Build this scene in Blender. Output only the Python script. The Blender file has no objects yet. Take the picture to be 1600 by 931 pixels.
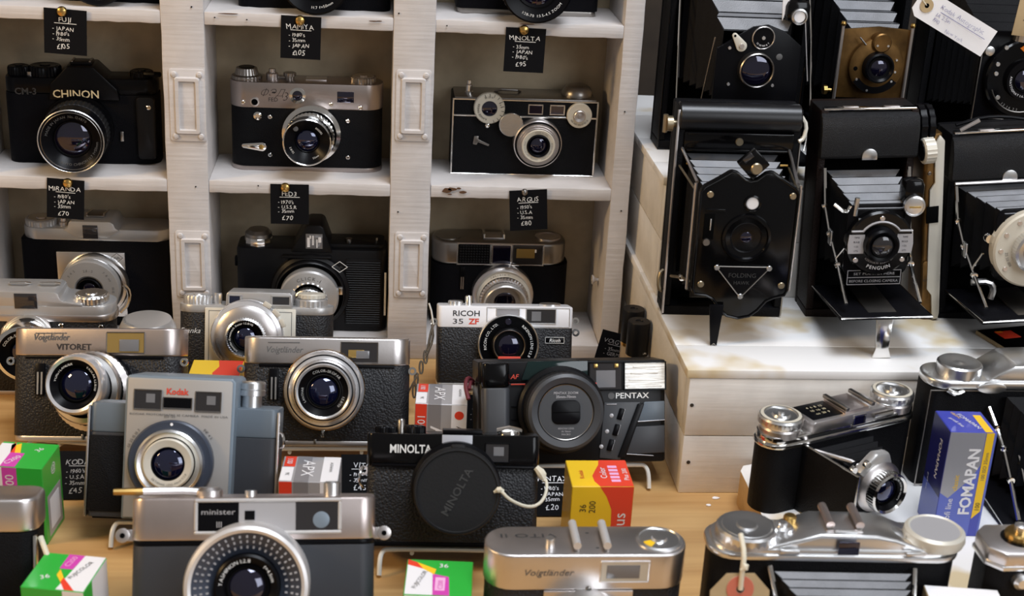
import bpy, bmesh, math, random
from mathutils import Matrix, Vector
random.seed(7)
sc = bpy.context.scene
COL = sc.collection
PI = math.pi

# ---------------------------------------------------------------- camera
cd = bpy.data.cameras.new('camera'); cam = bpy.data.objects.new('camera', cd); COL.objects.link(cam)
RW = ((0.9949, 0.0142, 0.0995), (-0.0873, -0.3683, 0.9256), (0.0498, -0.9296, -0.3652))   # columns: image right, image down, forward
cam.matrix_world = Matrix(((RW[0][0], -RW[0][1], -RW[0][2], -0.0318), (RW[1][0], -RW[1][1], -RW[1][2], -1.1778),
                           (RW[2][0], -RW[2][1], -RW[2][2], 0.5260), (0, 0, 0, 1)))
cd.sensor_width = 36; cd.lens = 49.5; cd.clip_start = .01
cd.dof.use_dof = True; cd.dof.focus_distance = 1.18; cd.dof.aperture_fstop = 12.5
sc.camera = cam
# ---------------------------------------------------------------- light
w = bpy.data.worlds.new('world'); sc.world = w; w.use_nodes = True
w.node_tree.nodes['Background'].inputs[0].default_value = (1.0, .93, .87, 1)
w.node_tree.nodes['Background'].inputs[1].default_value = .19
def area(name, loc, target, sx, sy, power, col):
    l = bpy.data.lights.new(name, 'AREA'); l.shape = 'RECTANGLE'; l.size = sx; l.size_y = sy; l.energy = power; l.color = col
    o = bpy.data.objects.new(name, l); COL.objects.link(o); o.location = loc
    o.rotation_euler = (Vector(target) - Vector(loc)).to_track_quat('-Z', 'Y').to_euler(); return o
area('ceiling_light', (.35, -.62, 1.85), (.1, -.30, .1), .9, .6, 27, (.87, .92, 1))
area('shop_window_light', (1.3, -2.0, 1.15), (0, -.1, .1), 1.2, 1.0, 17, (.90, .94, 1))
area('warm_lamp_light', (-1.15, -.55, .75), (.1, -.1, .12), .2, .2, 6, (1, .66, .30))
sc.view_settings.view_transform = 'Standard'; sc.view_settings.look = 'None'
sc.view_settings.exposure = 0.12; sc.view_settings.gamma = 1; sc.view_settings.use_curve_mapping = False

# ---------------------------------------------------------------- materials
MT = {}
def mat(name, col, rough=.5, metal=0, bump=None, var=0, **kw):
    """bump = (kind, scale, strength): kind noise / cells / weave / brush"""
    m = bpy.data.materials.new(name); m.use_nodes = True; MT[name] = m
    nt = m.node_tree; N = nt.nodes; L = nt.links; b = N['Principled BSDF']
    b.inputs['Base Color'].default_value = (*col, 1); b.inputs['Roughness'].default_value = rough; b.inputs['Metallic'].default_value = metal
    for k, v in kw.items(): b.inputs[k.replace('_', ' ')].default_value = v
    tc = N.new('ShaderNodeTexCoord')
    def nz(scale, detail=3, stretch=None):
        n = N.new('ShaderNodeTexNoise'); n.inputs['Scale'].default_value = scale; n.inputs['Detail'].default_value = detail
        if stretch:
            mp = N.new('ShaderNodeMapping'); mp.inputs['Scale'].default_value = stretch
            L.new(tc.outputs['Object'], mp.inputs['Vector']); L.new(mp.outputs[0], n.inputs['Vector'])
        else: L.new(tc.outputs['Object'], n.inputs['Vector'])
        return n
    if var:
        n = nz(45, 4); r = N.new('ShaderNodeValToRGB'); e = r.color_ramp.elements
        e[0].position = .3; e[1].position = .7
        e[0].color = (*[c * (1 - var) for c in col], 1); e[1].color = (*[min(1, c * (1 + var * .6)) for c in col], 1)
        L.new(n.outputs['Fac'], r.inputs['Fac']); L.new(r.outputs['Color'], b.inputs['Base Color'])
    if bump:
        k, s, st = bump; bp = N.new('ShaderNodeBump'); bp.inputs['Strength'].default_value = st; bp.inputs['Distance'].default_value = .0006
        if k == 'cells':
            v = N.new('ShaderNodeTexVoronoi'); v.inputs['Scale'].default_value = s; L.new(tc.outputs['Object'], v.inputs['Vector'])
            L.new(v.outputs['Distance'], bp.inputs['Height']); bp.invert = True
        elif k == 'weave':
            v = N.new('ShaderNodeTexBrick'); v.inputs['Scale'].default_value = s; v.offset = 0
            v.inputs['Brick Width'].default_value = .5; v.inputs['Row Height'].default_value = .5; v.inputs['Mortar Size'].default_value = .08
            mp = N.new('ShaderNodeMapping'); mp.inputs['Rotation'].default_value = (PI / 2, 0, 0)
            L.new(tc.outputs['Object'], mp.inputs['Vector']); L.new(mp.outputs[0], v.inputs['Vector'])
            L.new(v.outputs['Fac'], bp.inputs['Height']); bp.invert = True
        else:
            n = nz(s, 4, (1, 1, 1) if k == 'noise' else (.06, 1, 1)); L.new(n.outputs['Fac'], bp.inputs['Height'])
        L.new(bp.outputs[0], b.inputs['Normal'])
    return m
mat('chrome', (.80, .79, .77), .13, 1, ('noise', 220, .03))
mat('satin', (.70, .66, .645), .34, 1, ('noise', 900, .05), .06)
mat('satin_warm', (.64, .56, .535), .36, 1, ('noise', 900, .05), .08)
mat('satin_dark', (.33, .31, .29), .32, 1, ('noise', 700, .06), .12)
mat('bright_metal', (.80, .80, .80), .30, 1, ('noise', 700, .04))
mat('white_metal', (.50, .49, .48), .36, .6)
mat('brushed', (.74, .73, .70), .24, 1, ('brush', 900, .12))
mat('brass', (.62, .40, .13), .28, 1, None, .2)
mat('old_brass', (.19, .10, .03), .40, .8, ('noise', 150, .2), .6)
mat('panel_silver', (.40, .385, .37), .5, .35, ('noise', 600, .05))
mat('dark_slate', (.045, .055, .08), .35, .2)
mat('salmon', (.56, .15, .09), .7)
mat('pale_metal', (.70, .68, .67), .36, .5)
mat('satin_shaded', (.46, .405, .385), .36, 1, ('noise', 900, .05), .08)  # satin darkened in colour for the shade inside the shelf pocket
mat('old_nickel', (.42, .35, .24), .35, .9, None, .2)
mat('gloss_black', (.004, .004, .005), .33, 0, None, 0, Specular_IOR_Level=.5)
mat('leather_cover', (.006, .006, .007), .42, 0, ('cells', 2200, .6), 0, Specular_IOR_Level=.32)
mat('lens_chrome', (.80, .80, .82), .22, .68, ('noise', 220, .03))
mat('window_grey', (.40, .41, .45), .3)
mat('cream_metal', (.66, .62, .53), .42, .25, ('noise', 300, .05), .06)
mat('dial_cream', (.60, .55, .45), .5, .1)
mat('leather', (.014, .014, .016), .45, 0, ('cells', 620, .9), 0, Specular_IOR_Level=.35)
mat('leather_fine', (.005, .005, .006), .48, 0, ('cells', 1500, .5), 0, Specular_IOR_Level=.10)
mat('leather_dull', (.0035, .0035, .005), .55, 0, ('cells', 1300, .3), 0, Specular_IOR_Level=.08)
mat('grey_leather', (.026, .029, .036), .5, 0, ('weave', 900, .5))
mat('brown_leather', (.010, .005, .004), .5, 0, ('cells', 900, .5), 0, Specular_IOR_Level=.18)
mat('enamel', (.0025, .0025, .003), .14, 0, ('noise', 90, .03), 0, Specular_IOR_Level=.25)
mat('black_paint', (.003, .003, .004), .30, 0, ('noise', 200, .05), 0, Specular_IOR_Level=.12)
mat('black_plastic', (.006, .006, .007), .36, 0, None, 0, Specular_IOR_Level=.2)
mat('grey_plastic', (.045, .047, .052), .42)
mat('slate_plastic', (.13, .16, .19), .40, .1)
mat('light_slate', (.20, .25, .30), .4, .2)
mat('rubber', (.010, .010, .011), .6, 0, ('noise', 700, .2), 0, Specular_IOR_Level=.25)
mat('black_matt', (.002, .002, .002), .9, 0, None, 0, Specular_IOR_Level=.05)
mat('glass_dark', (.006, .005, .012), .05, 0, None, 0, Specular_IOR_Level=.9, Coat_Weight=.6, Coat_Roughness=.03, Coat_Tint=(.6, .6, 1, 1))
mat('glass_blue', (.004, .005, .018), .04, 0, None, 0, Specular_IOR_Level=1.0, Coat_Weight=1, Coat_Roughness=.02, Coat_Tint=(.6, .66, 1, 1))
mat('glass_gold', (.46, .31, .10), .14, .55)
mat('glass_grey', (.20, .20, .21), .12, .2)
mat('finder_glass', (.030, .028, .030), .06, .2, None, 0, Specular_IOR_Level=.9)
mat('flash_lens', (.85, .83, .78), .2, .35, ('brush', 500, .5))
mat('green_glass', (.006, .018, .018), .08)
mat('white_ink', (.80, .80, .78), .6)
mat('gold_ink', (.72, .62, .40), .5)
mat('grey_ink', (.10, .10, .10), .6)
mat('dim_ink', (.035, .035, .035), .5)
mat('black_ink', (.015, .013, .015), .6)
mat('red_ink', (.65, .06, .03), .5)
mat('chalk', (.78, .76, .72), .9)
mat('blue_pen', (.12, .11, .30), .7)
mat('card_black', (.005, .005, .006), .8, 0, ('noise', 500, .05), 0, Specular_IOR_Level=.1)
mat('cream_paint', (.60, .562, .54), .55, 0, ('brush', 260, .7), .07)
mat('crate_paint', (.79, .765, .725), .55, 0, ('brush', 240, .4), .09)
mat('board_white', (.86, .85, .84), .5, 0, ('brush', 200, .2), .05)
mat('back_paint', (.44, .36, .245), .65, 0, ('noise', 120, .2), .16)
mat('chip_brown', (.10, .045, .018), .8)
mat('raw_wood', (.50, .33, .15), .65, 0, ('brush', 300, .3), .15)
mat('wall_brown', (.045, .032, .022), .8, 0, ('noise', 30, .2), .2)
mat('floor_brown', (.06, .045, .035), .7, 0, ('noise', 30, .2), .2)
mat('nail', (.08, .07, .06), .5, .8)
mat('wire_white', (.72, .70, .64), .35)
mat('paper_white', (.84, .82, .82), .7, 0, ('noise', 80, .08))
mat('kraft', (.48, .35, .19), .8, 0, ('noise', 300, .1), .1)
mat('string', (.72, .66, .52), .9)
mat('cord_red', (.12, .012, .02), .7)
mat('steel_chain', (.35, .31, .26), .25, 1)
mat('film_green', (.025, .42, .045), .35, 0, None, 0, Coat_Weight=.3)
mat('film_pink', (.62, .06, .42), .35)
mat('film_light_pink', (.86, .45, .72), .35)
mat('film_white', (.84, .83, .85), .35, 0, None, 0, Coat_Weight=.3)
mat('film_grey', (.42, .41, .42), .3, .2)
mat('film_grey_dark', (.27, .26, .27), .3, .2)
mat('film_red', (.78, .055, .025), .35)
mat('film_yellow', (.90, .56, .02), .35)
mat('film_orange', (.90, .25, .02), .35)
mat('film_blue', (.045, .06, .42), .3, 0, None, 0, Coat_Weight=.3)
mat('film_navy', (.012, .014, .11), .3)
mat('film_light_blue', (.12, .16, .55), .3)
mat('film_silver', (.42, .42, .46), .3, .4)
mat('canister_label', (.42, .34, .25), .5)
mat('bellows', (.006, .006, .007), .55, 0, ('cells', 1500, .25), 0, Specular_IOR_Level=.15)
mat('bellows_sheen', (.20, .205, .22), .42, 0, ('cells', 1500, .25), .25)  # light caught by the upper pleats, put into the colour
def wood_mat():
    m = mat('table_wood', (.5, .3, .12), .5); nt = m.node_tree; N = nt.nodes; L = nt.links; b = N['Principled BSDF']
    tc = N.new('ShaderNodeTexCoord'); mp = N.new('ShaderNodeMapping'); mp.inputs['Scale'].default_value = (1.5, 26, 26)
    n = N.new('ShaderNodeTexNoise'); n.inputs['Scale'].default_value = 2.5; n.inputs['Detail'].default_value = 8; n.inputs['Distortion'].default_value = .6
    r = N.new('ShaderNodeValToRGB'); r.color_ramp.elements[0].position = .3; r.color_ramp.elements[1].position = .72
    r.color_ramp.elements[0].color = (.44, .24, .085, 1); r.color_ramp.elements[1].color = (.64, .40, .165, 1)
    bp = N.new('ShaderNodeBump'); bp.inputs['Strength'].default_value = .12; bp.inputs['Distance'].default_value = .001
    L.new(tc.outputs['Object'], mp.inputs[0]); L.new(mp.outputs[0], n.inputs['Vector']); L.new(n.outputs['Fac'], r.inputs[0])
    L.new(r.outputs[0], b.inputs['Base Color']); L.new(n.outputs['Fac'], bp.inputs['Height']); L.new(bp.outputs[0], b.inputs['Normal'])
wood_mat()
def patchy_board():  # mixes soft tan noise patches into the white
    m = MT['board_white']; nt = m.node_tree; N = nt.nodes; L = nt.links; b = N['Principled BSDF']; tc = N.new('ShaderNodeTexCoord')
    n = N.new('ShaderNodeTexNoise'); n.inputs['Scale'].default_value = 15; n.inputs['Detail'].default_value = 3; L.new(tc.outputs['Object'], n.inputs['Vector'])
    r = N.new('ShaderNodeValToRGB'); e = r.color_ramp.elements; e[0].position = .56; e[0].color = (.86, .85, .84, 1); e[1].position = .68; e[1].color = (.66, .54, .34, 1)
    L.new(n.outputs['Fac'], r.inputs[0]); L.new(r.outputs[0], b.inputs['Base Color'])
patchy_board()

# ---------------------------------------------------------------- geometry helpers (millimetres in, metres out)
S = .001
AX = {'f': Matrix(((1, 0, 0), (0, 0, -1), (0, 1, 0))),      # lathe axis / text plane facing the viewer (-Y)
      't': Matrix.Identity(3),                               # facing up
      'r': Matrix(((0, 0, 1), (1, 0, 0), (0, 1, 0))),        # facing +X
      'l': Matrix(((0, 0, -1), (-1, 0, 0), (0, 1, 0))),      # facing -X
      'k': Matrix(((-1, 0, 0), (0, 0, 1), (0, 1, 0)))}       # facing +Y
GL = {}
def glyphs(s, off=0.0):
    """flat outline mesh of a word at size 1: verts, faces, width"""
    key = (s, off)
    if key not in GL:
        cu = bpy.data.curves.new('lettering', 'FONT'); cu.body = s; cu.size = 1; cu.resolution_u = 2; cu.offset = off
        ob = bpy.data.objects.new('lettering', cu); COL.objects.link(ob)
        me = ob.to_mesh(); v = [tuple(p.co[:2]) for p in me.vertices]; f = [tuple(p.vertices) for p in me.polygons]
        ob.to_mesh_clear(); bpy.data.objects.remove(ob); bpy.data.curves.remove(cu)
        xs = [p[0] for p in v] or [0, .3]
        GL[key] = (v, f, min(xs), max(xs))
    return GL[key]
def rrect(w, d, r, cx=0, cy=0, n=6):
    pts = []; r = min(r, w / 2 - .01, d / 2 - .01)
    for k, (sx, sy) in enumerate(((1, 1), (-1, 1), (-1, -1), (1, -1))):
        for i in range(n + 1):
            a = PI / 2 * (k + i / n); pts.append((cx + sx * (w / 2 - r) + r * math.cos(a), cy + sy * (d / 2 - r) + r * math.sin(a)))
    return pts
def arc(cx, cy, r, a0, a1, n=16, ry=None):
    return [(cx + r * math.cos(math.radians(a0 + (a1 - a0) * i / n)), cy + (ry or r) * math.sin(math.radians(a0 + (a1 - a0) * i / n))) for i in range(n + 1)]
class G:
    def __init__(s): s.bm = bmesh.new()
    def poly(s, vs, fs):
        V = [s.bm.verts.new(Vector(v)) for v in vs]; F = []
        for f in fs:
            try: F.append(s.bm.faces.new([V[i] for i in f]))
            except ValueError: pass
        return V, F
    def bev(s, faces, off, seg, ang=25):
        if off <= 0: return
        bmesh.ops.recalc_face_normals(s.bm, faces=faces); es = {e for f in faces for e in f.edges}
        es = [e for e in es if len(e.link_faces) == 2 and e.calc_face_angle(0) > math.radians(ang)]
        bmesh.ops.bevel(s.bm, geom=es, offset=off, segments=seg, affect='EDGES', profile=.5, clamp_overlap=True)
    def box(s, c, sz, bev=0, seg=2, rot=None):
        x, y, z = (q / 2 for q in sz)
        vs = [Vector((i, j, k)) for i in (-x, x) for j in (-y, y) for k in (-z, z)]
        if rot is not None: vs = [rot @ v for v in vs]
        V, F = s.poly([v + Vector(c) for v in vs], ((0, 1, 3, 2), (4, 6, 7, 5), (0, 4, 5, 1), (2, 3, 7, 6), (0, 2, 6, 4), (1, 5, 7, 3)))
        s.bev(F, bev, seg); return s
    def prism(s, pts, a, b, ax='t', bev=0, seg=2, o=(0, 0, 0)):
        """extrude a 2-D outline from a to b along the facing direction ax"""
        n = len(pts); M = AX[ax]; o = Vector(o)
        vs = [M @ Vector((p[0], p[1], a)) + o for p in pts] + [M @ Vector((p[0], p[1], b)) + o for p in pts]
        V, F = s.poly(vs, [tuple(range(n))[::-1], tuple(range(n, 2 * n))] + [(i, (i + 1) % n, n + (i + 1) % n, n + i) for i in range(n)])
        s.bev(F, bev, seg); return s
    def lathe(s, prof, c=(0, 0, 0), ax='f', n=40, kn=0, tilt=None):
        M = AX[ax]; c = Vector(c); rings = []
        if tilt is not None: M = tilt @ M
        for r, t in prof:
            if r < 1e-6: rings.append([s.bm.verts.new(M @ Vector((0, 0, t)) + c)])
            else:
                rings.append([s.bm.verts.new(M @ Vector((r * (1 - kn * (i % 2)) * math.cos(2 * PI * i / n), r * (1 - kn * (i % 2)) * math.sin(2 * PI * i / n), t)) + c) for i in range(n)])
        for A, B in zip(rings, rings[1:]):
            for i in range(n):
                j = (i + 1) % n
                f = [A[i % len(A)], A[j % len(A)], B[j % len(B)], B[i % len(B)]]
                f = [q for k, q in enumerate(f) if q not in f[:k]]
                if len(f) > 2: s.bm.faces.new(f)
        return s
    def tube(s, pts, r, n=8, closed=False, smooth=0):
        P = [Vector(p) for p in pts]
        for _ in range(smooth):
            Q = [P[0]]
            for a, b in zip(P, P[1:]): Q += [a * .75 + b * .25, a * .25 + b * .75]
            P = Q + [P[-1]]
        rings = []; up = Vector((0, 0, 1))
        for i, p in enumerate(P):
            d = (P[min(i + 1, len(P) - 1)] - P[max(i - 1, 0)]).normalized()
            if closed: d = (P[(i + 1) % len(P)] - P[i - 1]).normalized()
            u = d.cross(up) if i == 0 else u - d * u.dot(d)
            if u.length < .05: u = d.cross(Vector((1, 0, 0)))
            u.normalize(); v = d.cross(u)
            rr = r[min(len(r) - 1, int(i * len(r) / len(P)))] if isinstance(r, (list, tuple)) else r
            rings.append([s.bm.verts.new(p + u * rr * math.cos(2 * PI * k / n) + v * rr * math.sin(2 * PI * k / n)) for k in range(n)])
        m = len(rings)
        for i in range(m if closed else m - 1):
            A, B = rings[i], rings[(i + 1) % m]
            for k in range(n): s.bm.faces.new([A[k], A[(k + 1) % n], B[(k + 1) % n], B[k]])
        if not closed: s.bm.faces.new(rings[0][::-1]); s.bm.faces.new(rings[-1])
        return s
    def text(s, txt, size, c, ax='f', rot=0, al='c', off=0, shear=0, hand=0, width=None):
        v, f, x0, x1 = glyphs(txt, off); M = AX[ax] @ Matrix.Rotation(math.radians(rot), 3, 'Z'); c = Vector(c)
        k = size if width is None else width / max(.01, x1 - x0)
        dx = {'c': (x0 + x1) / 2, 'l': x0, 'r': x1}[al]; dy = .34
        if hand:
            x = 0
            for ch in txt:
                if ch == ' ': x += .32; continue
                v, f, a, b = glyphs(ch, off); h = random.uniform(-.06, .06); sz = k * random.uniform(.88, 1.1); th = random.uniform(-.1, .1) * hand
                s.poly([M @ Vector(((x + (p[0] - a) - p[1] * th) * k, ((p[1] - dy) * sz + h * size), 0)) + c for p in v], f); x += b - a + .11
            return s
        s.poly([M @ Vector(((p[0] - dx + shear * p[1]) * k, (p[1] - dy) * size, 0)) + c for p in v], f); return s
    def ring_text(s, txt, size, R, c, a0, ax='f', inward=False, gap=.13):
        """letters round a circle, centred on angle a0 (degrees, 90 = top)"""
        ws = [(.32 if ch == ' ' else glyphs(ch)[3] - glyphs(ch)[2] + gap) for ch in txt]; tot = sum(ws) * size / R; a = math.radians(a0)
        sg = 1 if inward else -1; a -= sg * tot / 2; M = AX[ax]; c = Vector(c)
        for ch, wd in zip(txt, ws):
            m = a + sg * wd * size / R / 2; a += sg * wd * size / R
            if ch == ' ': continue
            v, f, x0, x1 = glyphs(ch); th = m - PI / 2 if not inward else m + PI / 2; cs, sn = math.cos(th), math.sin(th)
            vs = []
            for p in v:
                x = (p[0] - (x0 + x1) / 2) * size; y = (p[1] - .34) * size
                vs.append(M @ Vector((R * math.cos(m) + x * cs - y * sn, R * math.sin(m) + x * sn + y * cs, 0)) + c)
            s.poly(vs, f)
        return s
    def out(s, name, m, parent=None, sharp=32, **pr):
        bmesh.ops.recalc_face_normals(s.bm, faces=s.bm.faces[:]) if not pr.pop('flat', False) else None
        for v in s.bm.verts: v.co *= S
        me = bpy.data.meshes.new(name); s.bm.to_mesh(me); s.bm.free(); me.materials.append(MT[m])
        me.polygons.foreach_set('use_smooth', [True] * len(me.polygons)); me.set_sharp_from_angle(angle=math.radians(sharp))
        o = bpy.data.objects.new(name, me); COL.objects.link(o)
        if parent is not None: o.parent = parent
        for k, v in pr.items(): o[k] = v
        return o
class T:
    """a thing: an Empty at its base whose children are its parts"""
    def __init__(s, name, label, cat, loc=(0, 0, 0), yaw=0, lean=0, roll=0, group=None, kind=None):
        s.r = bpy.data.objects.new(name, None); COL.objects.link(s.r); s.r.empty_display_size = .01
        s.r.location = loc; s.r.rotation_mode = 'YXZ'; s.r.rotation_euler = (math.radians(-lean), math.radians(roll), math.radians(yaw))
        s.r['label'] = label; s.r['category'] = cat
        if group: s.r['group'] = group
        if kind: s.r['kind'] = kind
    def box(s, n, m, c, sz, bev=.4, seg=2, p=None, rot=None, **k): return G().box(c, sz, bev, seg, rot).out(n, m, p or s.r, **k)
    def slab(s, n, m, w, d, r, z0, z1, bev=.6, c=(0, 0), p=None, seg=2, **k):
        """rounded-rectangle plan, front at y = c[1], going back d"""
        return G().prism(rrect(w, d, r, c[0], c[1] + d / 2), z0, z1, 't', bev, seg).out(n, m, p or s.r, **k)
    def prism(s, n, m, pts, a, b, ax='f', bev=.4, p=None, o=(0, 0, 0), **k): return G().prism(pts, a, b, ax, bev, 2, o).out(n, m, p or s.r, **k)
    def lathe(s, n, m, prof, c, ax='f', seg=44, kn=0, p=None, tilt=None, **k): return G().lathe(prof, c, ax, seg, kn, tilt).out(n, m, p or s.r, **k)
    def tube(s, n, m, pts, r, p=None, seg=8, smooth=0, **k): return G().tube(pts, r, seg, False, smooth).out(n, m, p or s.r, **k)
    def text(s, n, m, *a, p=None, **k): return G().text(*a, **k).out(n, m, p or s.r, flat=True)
    def rtext(s, n, m, items, p=None):
        g = G()
        for it in items: g.ring_text(*it)
        return g.out(n, m, p or s.r, flat=True)
    def disc(s, n, m, x, z, y, r, t=.6, p=None, ax='f', seg=28): return s.lathe(n, m, [(0, t), (r * .85, t), (r, t * .5), (r, 0)], (x, y, z), ax, seg, 0, p)
    def screw(s, x, z, y=0, r=1.9, m='chrome', n='screw'):
        g = G().lathe([(r, -.2), (r, .5), (r * .7, .9), (0, .9)], (x, y, z), 'f', 16); o = g.out(n, m, s.r)
        G().box((x, y - .95, z), (r * 1.5, .2, r * .28), 0).out('slot', 'black_matt', o); return o
    def dial(s, n, m, x, y, z0, h, r, kn=.05, p=None, cap='chrome', seg=56):
        o = s.lathe(n, m, [(0, 0), (r, 0), (r, h * .8), (r * .93, h), (r * .6, h)], (x, y, z0), 't', seg, kn, p)
        s.lathe('dial_cap', cap, [(r * .86, h * .9), (r * .80, h + .35), (r * .35, h - .2), (r * .3, h + .7), (0, h + .8)], (x, y, z0), 't', 28, 0, o); return o
    def frame(s, n, m, x, z, w, h, t, y0, y1, p=None, bev=.3):
        g = G(); yc = (y0 + y1) / 2; d = abs(y1 - y0)
        for cx, cz, sx, sz in ((x, z + h / 2 - t / 2, w, t), (x, z - h / 2 + t / 2, w, t), (x - w / 2 + t / 2, z, t, h - 2 * t), (x + w / 2 - t / 2, z, t, h - 2 * t)): g.box((cx, yc, cz), (sx, d, sz), bev, 1)
        return g.out(n, m, p or s.r)
    def window(s, n, x, z, w, h, m='finder_glass', fm='chrome', t=1.2, y=0, inner=None):
        f = s.frame(n + '_frame', fm, x, z, w, h, t, y + .2, y - .9)
        s.box(n + '_glass', m, (x, y - .1, z), (w - 2 * t + .2, .6, h - 2 * t + .2), .1, 1, f)
        if inner: s.box('reflection_patch', inner[0], (x + inner[1], y - .45, z + inner[2]), (inner[3], .2, inner[4]), .05, 1, f)  # coloured patch painted on the glass as its reflection
        return f
    def glass(s, x, z, y, R, m='glass_dark', p=None, back=4, n='lens_glass'):
        """domed front element in a black cone, y is the plane of its rim"""
        a = s.lathe('lens_throat', 'black_matt', [(R * 1.02, 0), (R * .96, -back * .6), (0, -back * .6)], (x, y, z), 'f', 32, 0, p)
        return s.lathe(n, m, [(R * .97, -back * .5), (R * .8, -back * .18), (R * .5, back * .05), (R * .2, back * .13), (0, back * .15)], (x, y, z), 'f', 36, 0, p)
def bellows(t, n, m, r0, r1, k=8, dent=2.6, top=None, p=None):
    """pleated bellows: r0, r1 = (x, z, w, h, y) of the rear and front ends"""
    g = G(); rings = []
    for i in range(2 * k + 1):
        f = i / (2 * k); x, z, w, h, y = (a + (b - a) * f for a, b in zip(r0, r1)); d = 0 if i % 2 else dent
        rings.append([Vector((x + sx * (w / 2 - d), y, z + sz * (h / 2 - d))) for sx, sz in ((-1, -1), (1, -1), (1, 1), (-1, 1))])
    V = [[g.bm.verts.new(v) for v in q] for q in rings]
    for A, B in zip(V, V[1:]):
        for i in range(4): g.bm.faces.new([A[i], A[(i + 1) % 4], B[(i + 1) % 4], B[i]])
    o = g.out(n, m, p or t.r, sharp=10)
    if top:      # light sheen on the upper pleats, painted as paler faces
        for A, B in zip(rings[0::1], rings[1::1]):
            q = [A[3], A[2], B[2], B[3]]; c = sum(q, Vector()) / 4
            g = G(); g.poly([Vector((c.x + (v.x - c.x) * .99, c.y + (v.y - c.y) * .84 - .1, c.z + (v.z - c.z) * .84 + .4)) for v in q], [(0, 1, 2, 3)]); g.out('pleat_sheen', top, o, flat=True)
    return o
# ---------------------------------------------------------------- setting
def struct(name, m, c, sz):
    o = G().box(c, sz).out(name, m); o['kind'] = 'structure'; return o
struct('floor', 'floor_brown', (0, -600, -785), (4200, 4200, 30))
struct('wall_back', 'wall_brown', (0, 560, 600), (4200, 40, 2740))
# ---------------------------------------------------------------- table
t = T('display_table', 'long pine table under the cameras, crate and shelf unit', 'table', (0, -.35, -.77))
t.box('table_top', 'table_wood', (0, 0, 755), (2000, 1300, 30), 2)
for x in (-940, 940):
    for y in (-590, 590): t.box('leg', 'raw_wood', (x, y, 370), (60, 60, 740), 2)
# ---------------------------------------------------------------- shelf unit
t = T('pigeonhole_shelf', 'cream painted pigeonhole shelf unit holding two rows of cameras and hung price cards', 'shelf')
POSTS = ((-397, -362), (-207, -172), (-16.5, 18.5), (178, 194.5))
postob = []
def rough_bar(x0, x1, y0, y1, z0, z1, n=26, j=.35):
    """painted board with slightly uneven hand-worn edges"""
    g = G(); vert = (z1 - z0) > (x1 - x0); L0, L1 = (z0, z1) if vert else (x0, x1); rings = []
    for i in range(n + 1):
        f = L0 + (L1 - L0) * i / n; q = [random.uniform(-j, j) for _ in range(4)]
        if i in (0, n): q = [0] * 4
        if vert: pts = ((x0 + q[0], y0, f), (x1 + q[1], y0, f), (x1 + q[1], y1, f), (x0 + q[0], y1, f))
        else: pts = ((f, y0, z0 + q[0]), (f, y0, z1 + q[1]), (f, y1, z1 + q[1]), (f, y1, z0 + q[0]))
        rings.append([g.bm.verts.new(p) for p in pts])
    F = []
    for A, B in zip(rings, rings[1:]):
        for k in range(4): F.append(g.bm.faces.new([A[k], A[(k + 1) % 4], B[(k + 1) % 4], B[k]]))
    F.append(g.bm.faces.new(rings[0])); F.append(g.bm.faces.new(rings[-1][::-1])); g.bev(F, .9, 2, 50); return g
for a, b in POSTS: postob.append(rough_bar(a, b, 0, 85, 0, 470).out('post', 'cream_paint', t.r))
boards = {}
for a, b in ((-362, -207), (-172, -16.5), (18.5, 178)):
    for k, (z0, z1) in enumerate(((0, 14.8), (154.5, 165.5), (298.9, 309.7), (455, 470))):
        boards[(a, k)] = rough_bar(a, b, 0.6, 85, z0, z1, 18).out('shelf_board', 'cream_paint', t.r)
    t.box('back_panel', 'back_paint', ((a + b) / 2, 88, 235), (b - a + 34, 6, 470), .3)
def holder(x, z, parent, sgn=0):
    g = G().prism(rrect(30, 62, 2.5, x, z), 0, 1.3, 'f', .4); h = g.out('label_holder', 'cream_paint', t.r)
    g = G(); loops = [[g.bm.verts.new((px, -y, pz)) for px, pz in rrect(w_, h_, r_, x, z)] for w_, h_, r_, y in ((21.5, 49, 2, 1.2), (20.5, 48, 2, 3), (19.4, 47, 2, 3.5), (14.4, 42, 1, 3.5), (13.4, 41, .8, 3), (13, 40.6, .8, 1.2))]
    for A, B in zip(loops, loops[1:]):
        for k in range(len(A)): g.bm.faces.new([A[k], A[(k + 1) % len(A)], B[(k + 1) % len(A)], B[k]])
    g.out('holder_frame', 'cream_paint', h)
    for sx in (-10.5, 10.5):
        for sz in (-26.5, 26.5):
            g = G().lathe([(2.6, 0), (2.6, .7), (1.9, 1.5), (0, 1.7)], (x + sx, -1.2, z + sz), 'f', 14); g.box((x + sx, -2.95, z + sz), (2.8, .2, .5)); g.out('screw', 'cream_paint', h)
for x, z in ((-187.3, 231), (-187, 89), (1.4, 236), (3.2, 91.5)): holder(x, z, t)
def chip(pts, y=-.25, n='paint_chip', m='chip_brown'): t.prism(n, m, pts, 0, .5, 'f', 0, o=(0, y, 0))
def blob(x, z, w, h, k=9): return [(x + w * random.uniform(.65, 1.1) * math.cos(2 * PI * i / k), z + h * random.uniform(.6, 1.1) * math.sin(2 * PI * i / k)) for i in range(k)]
for x, z, w_, h_ in ((32.5, 161.4, 4.5, 2.8), (37, 162.8, 5, 1.6), (46.5, 160, 4, 1.4), (43, 163.6, 2.5, .9), (35.5, 158, 2.2, .6), (-150.5, 309, 10, .5), (-33, 306.9, 5, .55), (95, 308.6, 7, .5), (-28.5, 307, 3, .5)): chip(blob(x, z, w_, h_))
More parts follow.
